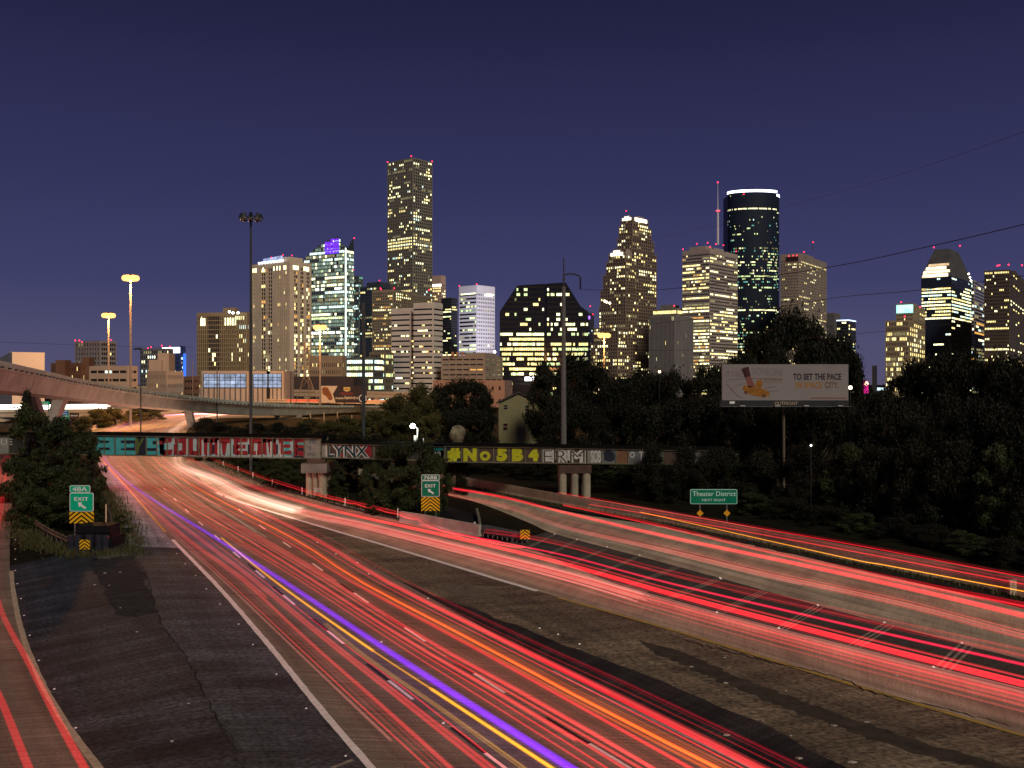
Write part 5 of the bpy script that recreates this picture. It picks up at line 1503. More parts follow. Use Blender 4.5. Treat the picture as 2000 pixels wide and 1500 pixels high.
# utility pole with bracket and insulator
D = 122.0
top = P(1101, 503, D); base = Vector((top.x, D, 0))
r = empty('utility_pole', base, 'tall tapered steel utility pole with a curved bracket and hanging insulator', 'utility pole')
soft_pole(r, base, P(1101, 560, D), .40, .24, mat('utility_steel', (.16, .15, .135), .6, .2, .6)); soft_pole(r, P(1101, 560, D), top, .13, .07, M_pole, 'top_spike')
mb = MB(); mb.tube([P(x, y, D) for x, y in ((1101, 538), (1110, 534.5), (1122, 535.5), (1130, 538), (1134, 541))], .10, 6); a = mb.build('bracket_arm', M_pole, r)
mb = MB()
ia, ib = P(1133.5, 541, D), P(1133.5, 565, D)
for k in range(12): mb.ball(ia.lerp(ib, (k+.5)/12), .13, seg=8, ring=4, sz=.55)
mb.tube([ia, ib], .04, 5); mb.build('insulator', M_dsteel, a)
mb = MB()
for y in (545, 575): mb.tube([P(1101, y, D)+Vector((-.3, 0, 0)), P(1101, y, D)+Vector((.3, 0, 0))], .05, 5)
mb.build('step_bolts', M_pole, r)
def wire(label, px, r=.03):
    pts = catmull([P(*p) for p in px], 8); mb = MB(); mb.tube(pts, r, 5)
    return single('power_line', mb, mat('wire_black', (.008, .008, .01), .6), label, 'power line')
wire('black cable running from the hanging insulator to the top right of the picture', [(1134, 565.5, 122), (1230, 567.5, 112), (1330, 562, 102), (1600, 525, 80), (1820, 480, 66), (2060, 424, 55)], .03)
wire('middle black cable crossing the tan tower and the gabled glass tower', [(1280, 632, 150), (1445, 613, 125), (1620, 583, 95), (1800, 566, 78), (2060, 530, 62)], .026)
wire('lowest black cable passing above the dark trees at the right', [(1560, 662, 140), (1670, 652, 118), (1800, 640, 96), (1920, 621, 82), (2060, 597, 70)], .024)
wire('thin faint cable rising to the upper right across the open sky', [(1290, 462, 150), (1420, 436, 130), (1540, 402, 110), (1700, 358, 90), (1850, 310, 75), (2050, 240, 62)], .013)
wire('thin faint cable sagging across the stepped tower to the right', [(1134, 677, 140), (1240, 684, 140), (1400, 682, 135), (1560, 670, 128)], .018)
wire('faint cable across the low left sky above the flyover', [(-40, 667, 120), (80, 671, 125), (230, 677, 135), (380, 678, 150)], .018)

# lattice transmission tower lit orange
D = 450.0
r = empty('lattice_tower', (xat(599, D), D, 0), 'orange lit steel lattice transmission tower left of the brown billboard', 'pylon')
M_lat = mat('lattice_steel', (.26, .19, .12), .7, .2, .5)
def lat(a, b, rr=.16): mbl.tube([P(*a, D), P(*b, D)], rr, 4)
for (x0, y0), (x1, y1) in (((578, 786), (593, 737)), ((622, 786), (604, 737)), ((604, 786), (603, 737)), ((593, 737), (596, 668)), ((604, 737), (602, 668))):
    mbl = MB(); lat((x0, y0), (x1, y1), .22); mbl.build('corner_leg', M_lat, r)
mbl = MB()
ys = [737, 728, 719, 710, 701, 692, 683, 674]
for i, (a, b) in enumerate(zip(ys, ys[1:])):
    f, g_ = (737-a)/69, (737-b)/69
    l0, r0, l1, r1 = 593+3*f, 604-2*f, 593+3*g_, 604-2*g_
    lat((l0, a), (r1, b), .1); lat((r0, a), (l1, b), .1); lat((l0, a), (r0, a), .1)
for (a, b) in (((593, 737), (614, 765)), ((604, 737), (584, 765)), ((584, 765), (614, 765)), ((584, 765), (604, 786)), ((614, 765), (600, 786))): lat(a, b, .12)
mbl.build('bracing', M_lat, r, 'stuff')
for y, w in ((673, 17), (696, 19), (717, 17)):
    mbl = MB()
    lat((599-w, y+1), (599+w, y+1), .14); lat((599-w, y+1), (599, y-4), .1); lat((599+w, y+1), (599, y-4), .1)
    mbl.build('cross_arm', M_lat, r)

# small white light on the bridge and its post
D = 119.0
r = empty('yard_light', (xat(814, D), D, zat(866, D)), 'small glaring white lamp on a short pole above the railway bridge', 'lamp')
mb = MB(); mb.tube([P(814, 866, D), P(816, 838, D)], .09, 8); mb.tube([P(816, 838, D), P(808, 831, D)], .06, 6); mb.build('pole', M_white, r)
mb = MB(); q = P(811, 856, D); mb.box(q.x-.14, q.x+.14, D-.3, D-.1, q.z-.35, q.z+.35); mb.build('control_box', M_white, r)
mb = MB(); q = P(806, 832, D); mb.ball(q, .3, seg=12, ring=8); mb.build('bulb', emis('led_white', (.9, 1, .95), 40), r)
l = bpy.data.lights.new('white_lamp', 'POINT'); l.energy = 260; l.color = (.85, 1, .9); l.shadow_soft_size = .3
o = bpy.data.objects.new('lamp_light', l); COL.objects.link(o); o.parent = r; o.location = P(806, 834.5, D-1) - wloc(r)
mb = MB(); mb.tube([P(827, 866, D), P(827, 855, D)], .06, 6); single('short_post', mb, M_white, 'short white post beside the small glaring white lamp', 'post')

# ------------------------------------------------------------------ billboards
D = 121.0
x0, x1, z0, z1 = xat(1410.5, D), xat(1657, D), zat(782, D), zat(711.5, D)
r = empty('billboard', (xat(1533, D), D, 0), 'unlit grey billboard on a single post reading TO SET THE PACE IN SPACE CITY', 'billboard')
mb = MB(); mb.box(x0, x1, D, D+.35, z0, z1); p = mb.build('panel', mat('billboard_vinyl', (.29, .26, .25), .7, .08, .3), r)
w, h = x1-x0, z1-z0
bx = lambda px: xat(px, D)
bz = lambda py: zat(py, D)
M_ink = mat('ink_dark', (.03, .02, .03), .7); M_ora = mat('ink_orange', (.42, .20, .02), .7, .2, 2); M_pen = mat('pencil_grey', (.22, .19, .18), .8)
text(p, 'lettering', 'TO SET THE PACE', bx(1549), bx(1643), bz(742), bz(729.5), D-.02, M_ink, .03)
text(p, 'lettering', 'IN SPACE', bx(1554), bx(1606), bz(758), bz(746), D-.02, M_ora, .02)
text(p, 'lettering', 'CITY.', bx(1611), bx(1638), bz(758), bz(746), D-.02, mat('ink_brown', (.18, .09, .02), .7), .02)
text(p, 'lettering', 'SOMEONE', bx(1470), bx(1530), bz(733), bz(719), D-.02, M_pen, -.01, rot=-.05)
text(p, 'lettering', 'IT TAKES', bx(1418), bx(1456), bz(737), bz(724), D-.02, M_pen, -.01, rot=.06)
text(p, 'lettering', 'DECISIVE', bx(1487), bx(1528), bz(747), bz(738), D-.02, mat('pencil_brown', (.25, .18, .12), .8), -.01)
mb = MB()
for k in range(14):
    q = 1583 + k*5.1; mb.box(bx(q), bx(q+4.2), D-.02, D-.004, bz(778.6), bz(776.4))
mb.build('fine_print', mat('ink_red', (.26, .06, .05), .7), p, 'stuff')
mb = MB()
def sq(pts, m_=mb, y=D-.02): 
    q = [(bx(a), bz(b)) for a, b in pts]
    ar = sum(q[k][0]*q[(k+1) % len(q)][1]-q[(k+1) % len(q)][0]*q[k][1] for k in range(len(q)))
    flat(m_, q if ar < 0 else q[::-1], y)
sq([(1448, 720), (1462, 716), (1466, 734), (1455, 738)]); mb.build('bottle_print', mat('ink_maroon', (.07, .02, .022), .7), p)
mb = MB(); sq([(1455, 738), (1466, 734), (1475, 756), (1462, 757)], mb); mb.build('bottle_print', mat('ink_rose', (.24, .09, .07), .7), p)
mb = MB(); sq([(1453, 752), (1468, 755), (1490, 759), (1503, 766), (1503, 772), (1492, 776), (1470, 772), (1455, 766), (1450, 759)], mb); sq([(1474, 755), (1478, 743), (1486, 741), (1490, 748), (1487, 758)], mb, D-.015)
mb.build('toy_car_print', mat('ink_amber', (.36, .15, .02), .7, .4, 2), p)
mb = MB()
for cx, cy in ((1457, 766), (1492, 773)): sq([(cx+4*math.cos(a*.785), cy+3.2*math.sin(a*.785)) for a in range(8)], mb, D-.033)
mb.build('wheel_print', mat('ink_brown2', (.14, .06, .03), .7), p)
mb = MB()
for pl in ([(1420, 775), (1435, 755), (1455, 748)], [(1420, 750), (1440, 772), (1452, 778)], [(1418, 742), (1470, 739), (1530, 741)], [(1495, 757), (1515, 755)], [(1500, 764), (1522, 763)]):
    q = catmull([Vector((bx(a), D-.03, bz(b))) for a, b in pl], 6); mb.tube(q, .025, 4)
mb.build('doodle_lines', M_pen, p)
mb = MB(); mb.box(x0-.2, x1+.1, D+.05, D+.3, bz(793), z0-.03); mb.build('lower_apron', M_dsteel, r)
mb = MB(); mb.box(x0-.3, x1+.1, D-1.3, D-1.2, bz(794), bz(793)); mb.box(x0-.3, x1, D-1.2, D+.05, bz(794.2), bz(793.4)); cw = mb.build('catwalk', M_steel, r)
for px in (1444, 1511, 1567, 1633):
    mb = MB(); q = bx(px); mb.box(q-.3, q+.3, D-1.75, D-1.45, bz(793), bz(791)); mb.tube([(q, D-1.2, bz(793.5)), (q, D-1.6, bz(792.3))], .05, 5); mb.build('lamp_fixture', mat('fixture_grey', (.5, .5, .45), .5), cw)
text(r, 'lettering', 'OUTFRONT', bx(1513), bx(1558), bz(791), bz(784.5), D-.02, mat('gold_letter', (.42, .33, .22), .6), .02)
mb = MB(); mb.box(bx(1425), bx(1435), D-.02, D+.04, bz(788.5), bz(784)); mb.build('number_plate', M_signw, r)
mb = MB(); mb.tube([(bx(1533), D+.5, 0), (bx(1533), D+.5, bz(790))], .16, 10); mb.build('post', mat('post_brown', (.16, .12, .08), .7), r)

D = 440.0
r = empty('billboard', (xat(671, D), D, 0), 'brown billboard with a cream left part and a round badge behind the grey flyover', 'billboard')
bx = lambda px: xat(px, D); bz = lambda py: zat(py, D)
mb = MB(); mb.box(bx(627), bx(716), D, D+.6, bz(786.5), bz(753.5)); p = mb.build('panel', mat('board_dark', (.045, .03, .028), .6), r)
mb = MB(); sq([(627.5, 753.8), (659.5, 753.8), (650, 769.5), (655.5, 786.2), (627.5, 786.2)], mb, D-.03); mb.build('cream_print', mat('board_cream', (.75, .56, .36), .6, .1, .2), p)
mb = MB(); sq([(629, 758), (634, 755.5), (640, 757), (646, 767), (650, 778), (647, 782), (642, 781), (636, 773), (630, 770)], mb, D-.06); mb.build('food_print', mat('board_brown', (.32, .11, .03), .6, .5, .6), p)
mb = MB(); sq([(671, 756), (684, 756), (684, 762.5), (677.5, 765.5), (671, 762.5)], mb, D-.06); mb.build('shield_print', mat('board_yellow', (.75, .5, .15), .6), p)
mb = MB(); mb.box(bx(673), bx(682.5), D-.09, D-.062, bz(761), bz(759.3)); mb.build('shield_bar', M_ora, p)
text(p, 'lettering', 'TEXAS BOLD', bx(665), bx(689), bz(771.5), bz(766.5), D-.06, mat('board_red', (.40, .05, .03), .6), .02)
text(p, 'lettering', 'Available', bx(655), bx(671.5), bz(779.5), bz(775.5), D-.06, MATS['board_cream'], .03)
text(p, 'lettering', 'Explosively at', bx(673), bx(700), bz(781), bz(773.5), D-.06, MATS['board_cream'], .03)
mb = MB(); c = P(708.5, 778, D)
for k in range(20):
    a, b = 2*math.pi*k/20, 2*math.pi*(k+1)/20
    flat(mb, [(c.x+r0*math.cos(t), c.z+r0*math.sin(t)) for r0, t in ((1.75, a), (1.45, a), (1.45, b), (1.75, b))], D-.06)
mb.build('round_badge', M_signw, p)
mb = MB()
for px in (640, 672, 704): mb.box(bx(px)-.25, bx(px)+.25, D+.7, D+1.1, 0, bz(770))
mb.build('post', M_dsteel, r)
# pale posts of the structure below
for i, (px, ya, yb) in enumerate(((606, 806, 850), (633, 805, 818), (659, 805, 818), (687, 811, 832), (714, 806, 822))):
    mb = MB(); a, b = P(px, ya, 300), P(px+ (2 if i == 0 else 0), yb, 300); mb.tube([Vector((b.x, 300, 0)), a], .16, 6)
    single('tall_post', mb, mat('post_cream', (.62, .45, .28), .7), 'slim cream lit post among the trees below the grey flyover', 'post', 'cream posts below the flyover')

# ------------------------------------------------------------------ house and sculpture
D = 200.0
r = empty('house', (xat(1010, D), D, 0), 'pale yellow gabled house half hidden by dark trees behind the railway bridge', 'house')
bx = lambda px: xat(px, D); bz = lambda py: zat(py, D)
X0, X1, XR = bx(974), bx(1052), bx(1013)
mb = MB(); mb.prism([(X0, D, 0), (X0, D, bz(787)), (XR, D, bz(769)), (X1, D, bz(787)), (X1, D, 0)][::-1], (0, 11, 0)); mb.build('wall', mat('yellow_siding', (.26, .24, .12), .8, .12, .8), r)
mb = MB()
for (xa, za, xb, zb_) in ((X0-.5, bz(789), XR, bz(768)), (XR, bz(768), X1+.5, bz(789))):
    mb.hexa([(xa, D-.4, za), (xb, D-.4, zb_), (xb, D+11.4, zb_), (xa, D+11.4, za), (xa, D-.4, za+.25), (xb, D-.4, zb_+.25), (xb, D+11.4, zb_+.25), (xa, D+11.4, za+.25)])
mb.build('roof', mat('shingle_dark', (.05, .045, .04), .9, .3, 1), r)
for (a, b, c, d) in ((984, 991.5, 791, 799), (983, 991.5, 827, 840), (1026, 1034, 792, 802)):
    mb = MB(); mb.box(bx(a)-.1, bx(b)+.1, D-.08, D-.01, bz(d)-.1, bz(c)+.1); fr = mb.build('window', mat('trim_yellow', (.34, .31, .17), .8), r)
    mb = MB(); mb.box(bx(a), bx(b), D-.10, D-.082, bz(d), bz(c)); mb.build('pane', GLASS, fr)
    mb = MB(); mb.box(bx(a), bx(b), D-.13, D-.101, (bz(c)+bz(d))/2-.05, (bz(c)+bz(d))/2+.05); mb.build('sash_bar', MATS['trim_yellow'], fr)

D = 124.0
mb = MB(); c = P(894, 847, D)
seg, rg = 20, 14
R0 = 15.5/F*D
for i in range(rg+1):
    th = math.pi*i/rg
    for k in range(seg):
        a = 2*math.pi*k/seg
        q = 1 + .07*math.sin(3*a+th*2) + .05*math.cos(5*th+a) + .03*math.sin(9*a)*math.sin(th*7)
        rz = 1.0 if th < 1.8 else 1.05
        sx = math.sin(th)**.8 * q
        if th > 2.2: sx = max(sx, .62)
        mb.v.append((c.x+R0*sx*math.cos(a), c.y+R0*sx*math.sin(a), c.z+R0*1.08*math.cos(th)*rz))
for i in range(rg):
    for k in range(seg):
        k2 = (k+1) % seg; mb.f.append((i*seg+k, (i+1)*seg+k, (i+1)*seg+k2, i*seg+k2)); mb.m.append(0)
q = P(894, 864, D)
pd = MB(); pd.box(q.x-.22, q.x+.22, D-.2, D+.2, -q.z, .3)
sc = single('sculpture', mb, mat('pale_plaster', (.20, .165, .10), .9, .7, 1.3, .8), 'pale rounded sculpted head standing behind the railway bridge near the dark trees', 'sculpture', smooth=True)

pd.v = [(v[0], v[1], v[2] + q.z) for v in pd.v]
pd.build('pedestal_post', M_black, sc)

# pale parapet on the outer edge of the curving freeway
wall_px('outer_barrier', 'pale parapet along the outer edge of the freeway curving away beyond the bridge', [(355, 805.6), (300, 810.5), (250, 818), (205, 829.5), (166, 846)][::-1], 1.1, mat('parapet_pale', (.55, .50, .46), .8, .2, .4), .2, 8)
# small lights and signs glimpsed between the trees
def glim(name, label, px0, px1, y0, y1, D, m, cat, dark=True):
    mb = MB(); a, b = P(px0, y1, D), P(px1, y0, D); mb.box(a.x, b.x, D, D+.4, a.z, b.z)
    o = single(name, mb, m, label, cat)
    mb = MB(); c = (a.x+b.x)/2; mb.box(c-.1, c+.1, D+.41, D+.6, 0, a.z+.2); mb.build('post', M_dsteel, o)
    return o
glim('lit_sign', 'long glaring white sign above the dark trees left of the utility pole', 1025, 1059, 736, 744, 560, emis('sign_glare', (.9, .88, 1), 4), 'sign')
glim('lit_sign', 'small violet lit sign glowing through the tree right of the billboard top', 1616, 1642, 672, 682, 163, emis('violet_sign2', (.35, .02, 1), .8), 'sign')
glim('lit_sign', 'pale blue white lit sign low in the gap between the dark trees', 1714, 1742, 757, 763, 320, emis('pale_sign', (.7, .95, 1), 1.6), 'sign')
glim('lit_sign', 'small magenta lit panel beside the right edge of the billboard', 1683, 1696, 744, 768, 330, emis('magenta_sign', (1, .03, .35), .7, vary=.9, vscale=.8), 'sign')
glim('chimney_block', 'plain dark block standing in the sky gap right of the billboard', 1704, 1713, 714, 775, 330, M_dsteel, 'chimney')
def globe(label, px, py, D, rad, c):
    q = P(px, py, D); mb = MB(); mb.ball((q.x, q.y, q.z), rad)
    o = single('globe_lamp', mb, emis('globe_%s' % label[:9], c, 3), label, 'lamp')
    mb = MB(); mb.tube([(q.x, D, 0), (q.x, D, q.z-rad*.8)], .06, 6); mb.build('post', M_dsteel, o)
globe('round white lamp at the right edge of the billboard', 1661, 757, 118, .26, (1, .85, .6))
globe('small orange white lamp right of the billboard', 1692, 749, 320, .7, (1, .7, .4))
globe('small orange lamp among the treetops below the finned grey block', 1288, 726, 160, .25, (1, .5, .15))
globe('tiny white lamp in the dark below the billboard', 1584, 870, 104, .13, (1, 1, .9))
# ------------------------------------------------------------------ vegetation
def leaf_mat(name, c0, c1, trans=.0):
    m = bpy.data.materials.new(name); m.use_nodes = True
    nt = m.node_tree; bs = nt.nodes['Principled BSDF']; bs.inputs['Roughness'].default_value = .65; bs.inputs['Specular IOR Level'].default_value = .25
    g_ = nt.nodes.new('ShaderNodeNewGeometry')
    oi = nt.nodes.new('ShaderNodeObjectInfo')
    rp = nt.nodes.new('ShaderNodeValToRGB'); rp.color_ramp.elements[0].color = (*c0, 1); rp.color_ramp.elements[1].color = (*c1, 1)
    nt.links.new(g_.outputs['Random Per Island'], rp.inputs['Fac'])
    hs = nt.nodes.new('ShaderNodeHueSaturation')
    mr = nt.nodes.new('ShaderNodeMapRange'); mr.inputs['To Min'].default_value = .75; mr.inputs['To Max'].default_value = 1.3
    nt.links.new(oi.outputs['Random'], mr.inputs['Value']); nt.links.new(mr.outputs[0], hs.inputs['Value'])
    nt.links.new(rp.outputs['Color'], hs.inputs['Color']); nt.links.new(hs.outputs['Color'], bs.inputs['Base Color'])
    return m
M_leaf = leaf_mat('leaf_unlit_tone', (.006, .0075, .003), (.018, .019, .007))  # near-black base colour stands in for the missing light on these trees
M_leaf_g = leaf_mat('leaf_green', (.010, .018, .006), (.056, .066, .020))
M_leaf_a = leaf_mat('leaf_lit_tone', (.030, .030, .010), (.13, .12, .035))  # paler base colour carries the amber lamp light of the lit trees
M_bark = mat('bark', (.06, .045, .03), .9, .4, 3)

def leaf_mesh(name, seed, n, clumps, size, m, up=0.0, ragged=.35):
    """clumps: (x, y, z, r, rz); leaves spread through the clump, thicker near its skin"""
    r = np.random.RandomState(seed)
    vol = np.array([c[3]*c[3]*c[4] for c in clumps]); pick = r.choice(len(clumps), n, p=vol/vol.sum())
    C_ = np.array(clumps)[pick]
    d = r.normal(size=(n, 3)); d /= np.linalg.norm(d, axis=1)[:, None]
    rad = (r.rand(n)**.45) * (1 + ragged*np.maximum(0, r.normal(size=n))*.5)
    p = C_[:, :3] + d*rad[:, None]*np.stack([C_[:, 3], C_[:, 3], C_[:, 4]], 1)
    ok = p[:, 2] > 0.02
    p = p[ok]; d = d[ok]; n = len(p)
    nrm = d + r.normal(size=(n, 3))*.8; nrm /= np.linalg.norm(nrm, axis=1)[:, None]
    t = np.cross(nrm, r.normal(size=(n, 3)) + np.array([0, 0, up*3])); t /= np.linalg.norm(t, axis=1)[:, None]
    b = np.cross(nrm, t)
    s = size*(.5 + r.rand(n)*.9)
    L_ = (s*(.9 + up))[:, None]*b; W_ = (s*.55)[:, None]*t
    v = np.stack([p - L_*.5, p + W_*.5 + L_*.05, p + L_*.6, p - W_*.5 + L_*.05], 1).reshape(-1, 3)
    me = bpy.data.meshes.new(name)
    me.vertices.add(4*n); me.vertices.foreach_set('co', v.ravel())
    me.loops.add(4*n); me.loops.foreach_set('vertex_index', np.arange(4*n, dtype=np.int32))
    me.polygons.add(n); me.polygons.foreach_set('loop_start', np.arange(0, 4*n, 4, dtype=np.int32)); me.polygons.foreach_set('loop_total', np.full(n, 4, dtype=np.int32))
    me.materials.append(m); me.update(calc_edges=True)
    return me

def clump_set(seed, n, rx, z0, z1, r0, r1, kind):
    q = random.Random(seed); out = []
    for i in range(n):
        a, f = q.uniform(0, 6.28), q.random()
        z = z0 + (z1-z0)*f
        if kind == 'round': w = rx*math.sqrt(max(.08, 1-((f-.42)/.62)**2))
        elif kind == 'bush': w = rx*math.sqrt(max(.05, 1-(f*.97)**2.4))
        elif kind == 'tall': w = rx*(1-.75*f)
        else: w = rx
        rr = w*math.sqrt(q.random())
        s = q.uniform(r0, r1)
        out.append((rr*math.cos(a), rr*math.sin(a), z, s, s*q.uniform(.6, 1.1)))
    return out
# nominal size: 10 m tall, 5 m radius
CROWNS = {
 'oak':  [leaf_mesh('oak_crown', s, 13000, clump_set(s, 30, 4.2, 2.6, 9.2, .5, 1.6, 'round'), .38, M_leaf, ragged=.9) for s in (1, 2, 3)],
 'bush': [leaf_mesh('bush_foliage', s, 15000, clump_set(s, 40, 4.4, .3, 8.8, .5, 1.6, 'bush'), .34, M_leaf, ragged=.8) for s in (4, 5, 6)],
 'ivy':  [leaf_mesh('shrub_foliage', s, 16000, clump_set(s, 48, 4.3, .3, 8.8, .5, 1.3, 'bush'), .30, M_leaf_g, up=.35) for s in (7, 8, 9)],
 'amber': [leaf_mesh('lit_tone_crown', s, 14000, clump_set(s, 40, 4.2, .5, 8.8, .7, 1.6, 'bush'), .34, M_leaf_a) for s in (14, 15, 16)],
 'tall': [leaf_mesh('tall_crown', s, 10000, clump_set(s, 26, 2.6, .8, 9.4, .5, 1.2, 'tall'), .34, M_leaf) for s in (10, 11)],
}
def trunk_mesh(seed):
    q = random.Random(seed); mb = MB()
    mb.tube([(0, 0, -.05), (.1, .05, 2), (-.1, .1, 4.5), (.05, 0, 6.5)], [.38, .28, .2, .09], 8)
    for i in range(6):
        a = q.uniform(0, 6.28); z = q.uniform(2.0, 4.6)
        mb.tube([(0, 0, z), (1.3*math.cos(a), 1.3*math.sin(a), z+1.2), (2.9*math.cos(a+.2), 2.9*math.sin(a+.2), z+2.8)], [.17, .11, .04], 6)
    o = mb.build('trunk', M_bark); me = o.data; bpy.data.objects.remove(o); return me
TRUNKS = [trunk_mesh(s) for s in (1, 2, 3)]
trr = random.Random(5)
def tree(px, ytop, D, wpx, kind, label, name=None, cat='tree', group=None):
    hgt = H - (ytop-750)/F*D; w = wpx/F*D
    o = bpy.data.objects.new(name or 'tree', None); COL.objects.link(o)
    o.location = (xat(px, D), D, 0); o.rotation_euler = (0, 0, trr.uniform(0, 6.28))
    nom = {'oak': 10.0, 'bush': 5.2*2, 'ivy': 5.2*2, 'amber': 10.4, 'tall': 6.2}[kind]
    o.scale = (w/nom, w/nom, hgt/10.0)
    tag(o, label, cat, group)
    c = bpy.data.objects.new('crown', trr.choice(CROWNS[kind])); COL.objects.link(c); c.parent = o
    if kind in ('oak', 'tall', 'amber'):
        t = bpy.data.objects.new('trunk', trr.choice(TRUNKS)); COL.objects.link(t); t.parent = o
    return o
ORD = ['leftmost', 'second from the left', 'third from the left', 'fourth from the left', 'fifth from the left', 'sixth from the left', 'seventh from the left', 'eighth from the left']
def ordered(items, tmpl, kind, name='tree', cat='tree', group=None):
    for i, a in enumerate(sorted(items, key=lambda q: q[0])):
        tree(*a, kind, tmpl % ('rightmost' if i == len(items)-1 else ORD[i]), name, cat, group)
L1 = 'dark green shrub making up the big bush behind exit sign 48A'
for a in ((72, 782, 112, 150), (125, 808, 107, 160), (160, 835, 100, 120), (62, 890, 97, 95), (110, 905, 95, 150), (162, 925, 93, 95), (62, 950, 91, 90), (120, 965, 90, 110)):
    tree(*a, 'ivy', L1, 'shrub', 'bush', 'shrubs of the big left bush')
tree(48, 768, 124, 46, 'tall', 'narrow vine covered tree rising above the big left bush to the flyover', 'vine_tree')
L2 = 'dark green shrub of the bush behind exit sign 768B and the median wall'
for a in ((765, 858, 110, 100), (815, 852, 108, 110), (728, 900, 107, 66), (852, 880, 104, 72), (790, 905, 102, 130), (745, 955, 101, 70), (835, 965, 100, 60)):
    tree(*a, 'ivy', L2, 'shrub', 'bush', 'shrubs of the centre bush')
L3 = 'tree in the strip of amber lit trees between the white streak and the curving freeway'
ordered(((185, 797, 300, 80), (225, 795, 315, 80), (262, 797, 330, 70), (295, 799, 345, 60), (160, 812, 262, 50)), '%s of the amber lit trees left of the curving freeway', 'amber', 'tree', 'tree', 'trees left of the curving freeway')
for i, a in enumerate(((400, 838, 172, 90), (450, 842, 170, 110), (510, 840, 172, 110), (570, 842, 174, 110), (630, 846, 176, 110), (690, 848, 170, 100), (740, 846, 168, 90))):
    tree(*a, 'bush', 'black low shrub in the dark belt just above the top of the railway bridge', 'shrub', 'bush', 'low shrubs behind the bridge')
L4 = 'dark bush on the inner side of the curving freeway beside the tall mast'
ordered(((398, 812, 215, 70), (430, 822, 205, 80), (465, 832, 196, 90), (500, 826, 205, 80), (535, 822, 215, 80), (575, 830, 190, 90)), '%s of the dark bushes inside the freeway curve', 'bush', 'shrub', 'bush', 'bushes inside the curve')
L5 = 'amber lit tree under the grey flyover among the cream posts'
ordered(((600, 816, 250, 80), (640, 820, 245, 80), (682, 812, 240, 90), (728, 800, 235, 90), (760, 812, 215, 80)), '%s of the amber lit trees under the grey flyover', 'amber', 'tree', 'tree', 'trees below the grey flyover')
L6 = 'tall tree with amber lit leaves behind the small glaring lamp'
ordered(((775, 768, 255, 90), (812, 748, 262, 95), (850, 757, 250, 90), (800, 800, 215, 90), (845, 805, 205, 90)), '%s of the amber lit trees behind the glaring lamp', 'amber', 'tree', 'tree', 'amber trees behind the lamp')
L7 = 'dark tree in the row between the amber lit trees and the yellow house'
ordered(((880, 748, 250, 80), (918, 744, 245, 85), (945, 764, 235, 60), (890, 800, 180, 90), (935, 800, 185, 90)), '%s of the dark trees left of the yellow house', 'oak', 'tree', 'tree', 'trees left of the house')
tree(893, 868, 119, 60, 'bush', 'dark shrub round the foot of the pale sculpted head', 'shrub', 'bush')
tree(1056, 742, 190, 60, 'oak', 'dark tree overhanging the right side of the yellow house')
tree(1072, 706, 178, 95, 'oak', 'tall dark tree directly behind the utility pole')
L8 = 'dark tree in the row below the stepped brown tower and the finned block'
for a in ((1120, 690, 215, 100), (1155, 716, 195, 90), (1200, 735, 188, 90), (1240, 722, 190, 95), (1285, 728, 180, 90), (1330, 724, 172, 90), (1375, 716, 165, 90), (1405, 712, 170, 70), (1100, 770, 150, 95), (1150, 790, 145, 100), (1215, 785, 146, 105), (1275, 790, 142, 105), (1335, 780, 140, 105), (1390, 775, 140, 100), (1072, 800, 172, 60)): tree(*a, 'oak', L8, group='row of dark trees behind the bridge')
tree(1556, 614, 168, 120, 'oak', 'tallest dark tree rising behind the billboard against the tan tower')
tree(1490, 640, 162, 110, 'oak', 'broad dark tree behind the left half of the billboard')
tree(1632, 652, 160, 110, 'oak', 'dark tree behind the right half of the billboard below the small dark tower')
L9 = 'dark tree standing close behind the billboard'
ordered(((1450, 690, 150, 90), (1520, 680, 150, 110), (1590, 670, 150, 100), (1668, 690, 152, 60), (1440, 760, 132, 90), (1520, 790, 130, 110), (1600, 790, 130, 110)), '%s of the dark trees close behind the billboard', 'oak', 'tree', 'tree', 'trees close behind the billboard')
L10 = 'dark tree in the unlit thicket at the right edge beyond the ramp barrier'
for a in ((1762, 712, 150, 90), (1800, 700, 135, 90), (1850, 690, 128, 95), (1905, 700, 122, 95), (1960, 692, 118, 100), (2010, 700, 112, 100), (1720, 760, 128, 90), (1690, 800, 118, 100), (1780, 770, 112, 110), (1850, 770, 105, 110), (1930, 760, 100, 120), (2005, 765, 95, 120)): tree(*a, 'oak' if a[2] > 117 else 'bush', L10, group='trees of the right thicket')
L11 = 'dark shrub in the undergrowth behind the long ramp barrier'
for a in ((1200, 890, 132, 110), (1270, 880, 128, 110), (1300, 930, 112, 90), (1350, 890, 118, 110), (1420, 880, 114, 110), (1490, 880, 110, 115), (1570, 870, 107, 120), (1650, 860, 103, 120), (1720, 860, 98, 120), (1790, 860, 94, 125), (1870, 860, 90, 130), (1950, 860, 87, 130), (2020, 880, 84, 120),
          (1470, 960, 101, 100), (1540, 970, 97, 100), (1610, 985, 93, 100), (1680, 1000, 89, 100), (1750, 1010, 85, 105), (1820, 1020, 81, 105), (1890, 1035, 77, 110), (1960, 1050, 73, 110), (2030, 1060, 71, 110)): tree(*a, 'ivy' if (a[0] // 10) % 3 == 0 else 'bush', L11, 'shrub', 'bush', 'undergrowth behind the barrier')
L12 = 'dark shrub on the bank under the right half of the railway bridge'
for a in ((905, 905, 150, 90), (960, 905, 148, 90), (1020, 905, 140, 90), (1080, 905, 138, 80), (1165, 905, 132, 80), (1230, 915, 127, 90), (1275, 868, 113, 80), (1340, 872, 112, 90), (1395, 868, 112, 80)): tree(*a, 'bush', L12, 'shrub', 'bush', 'shrubs under the bridge')
L13 = 'green shrub on the bank behind the white delineator posts under the bridge'
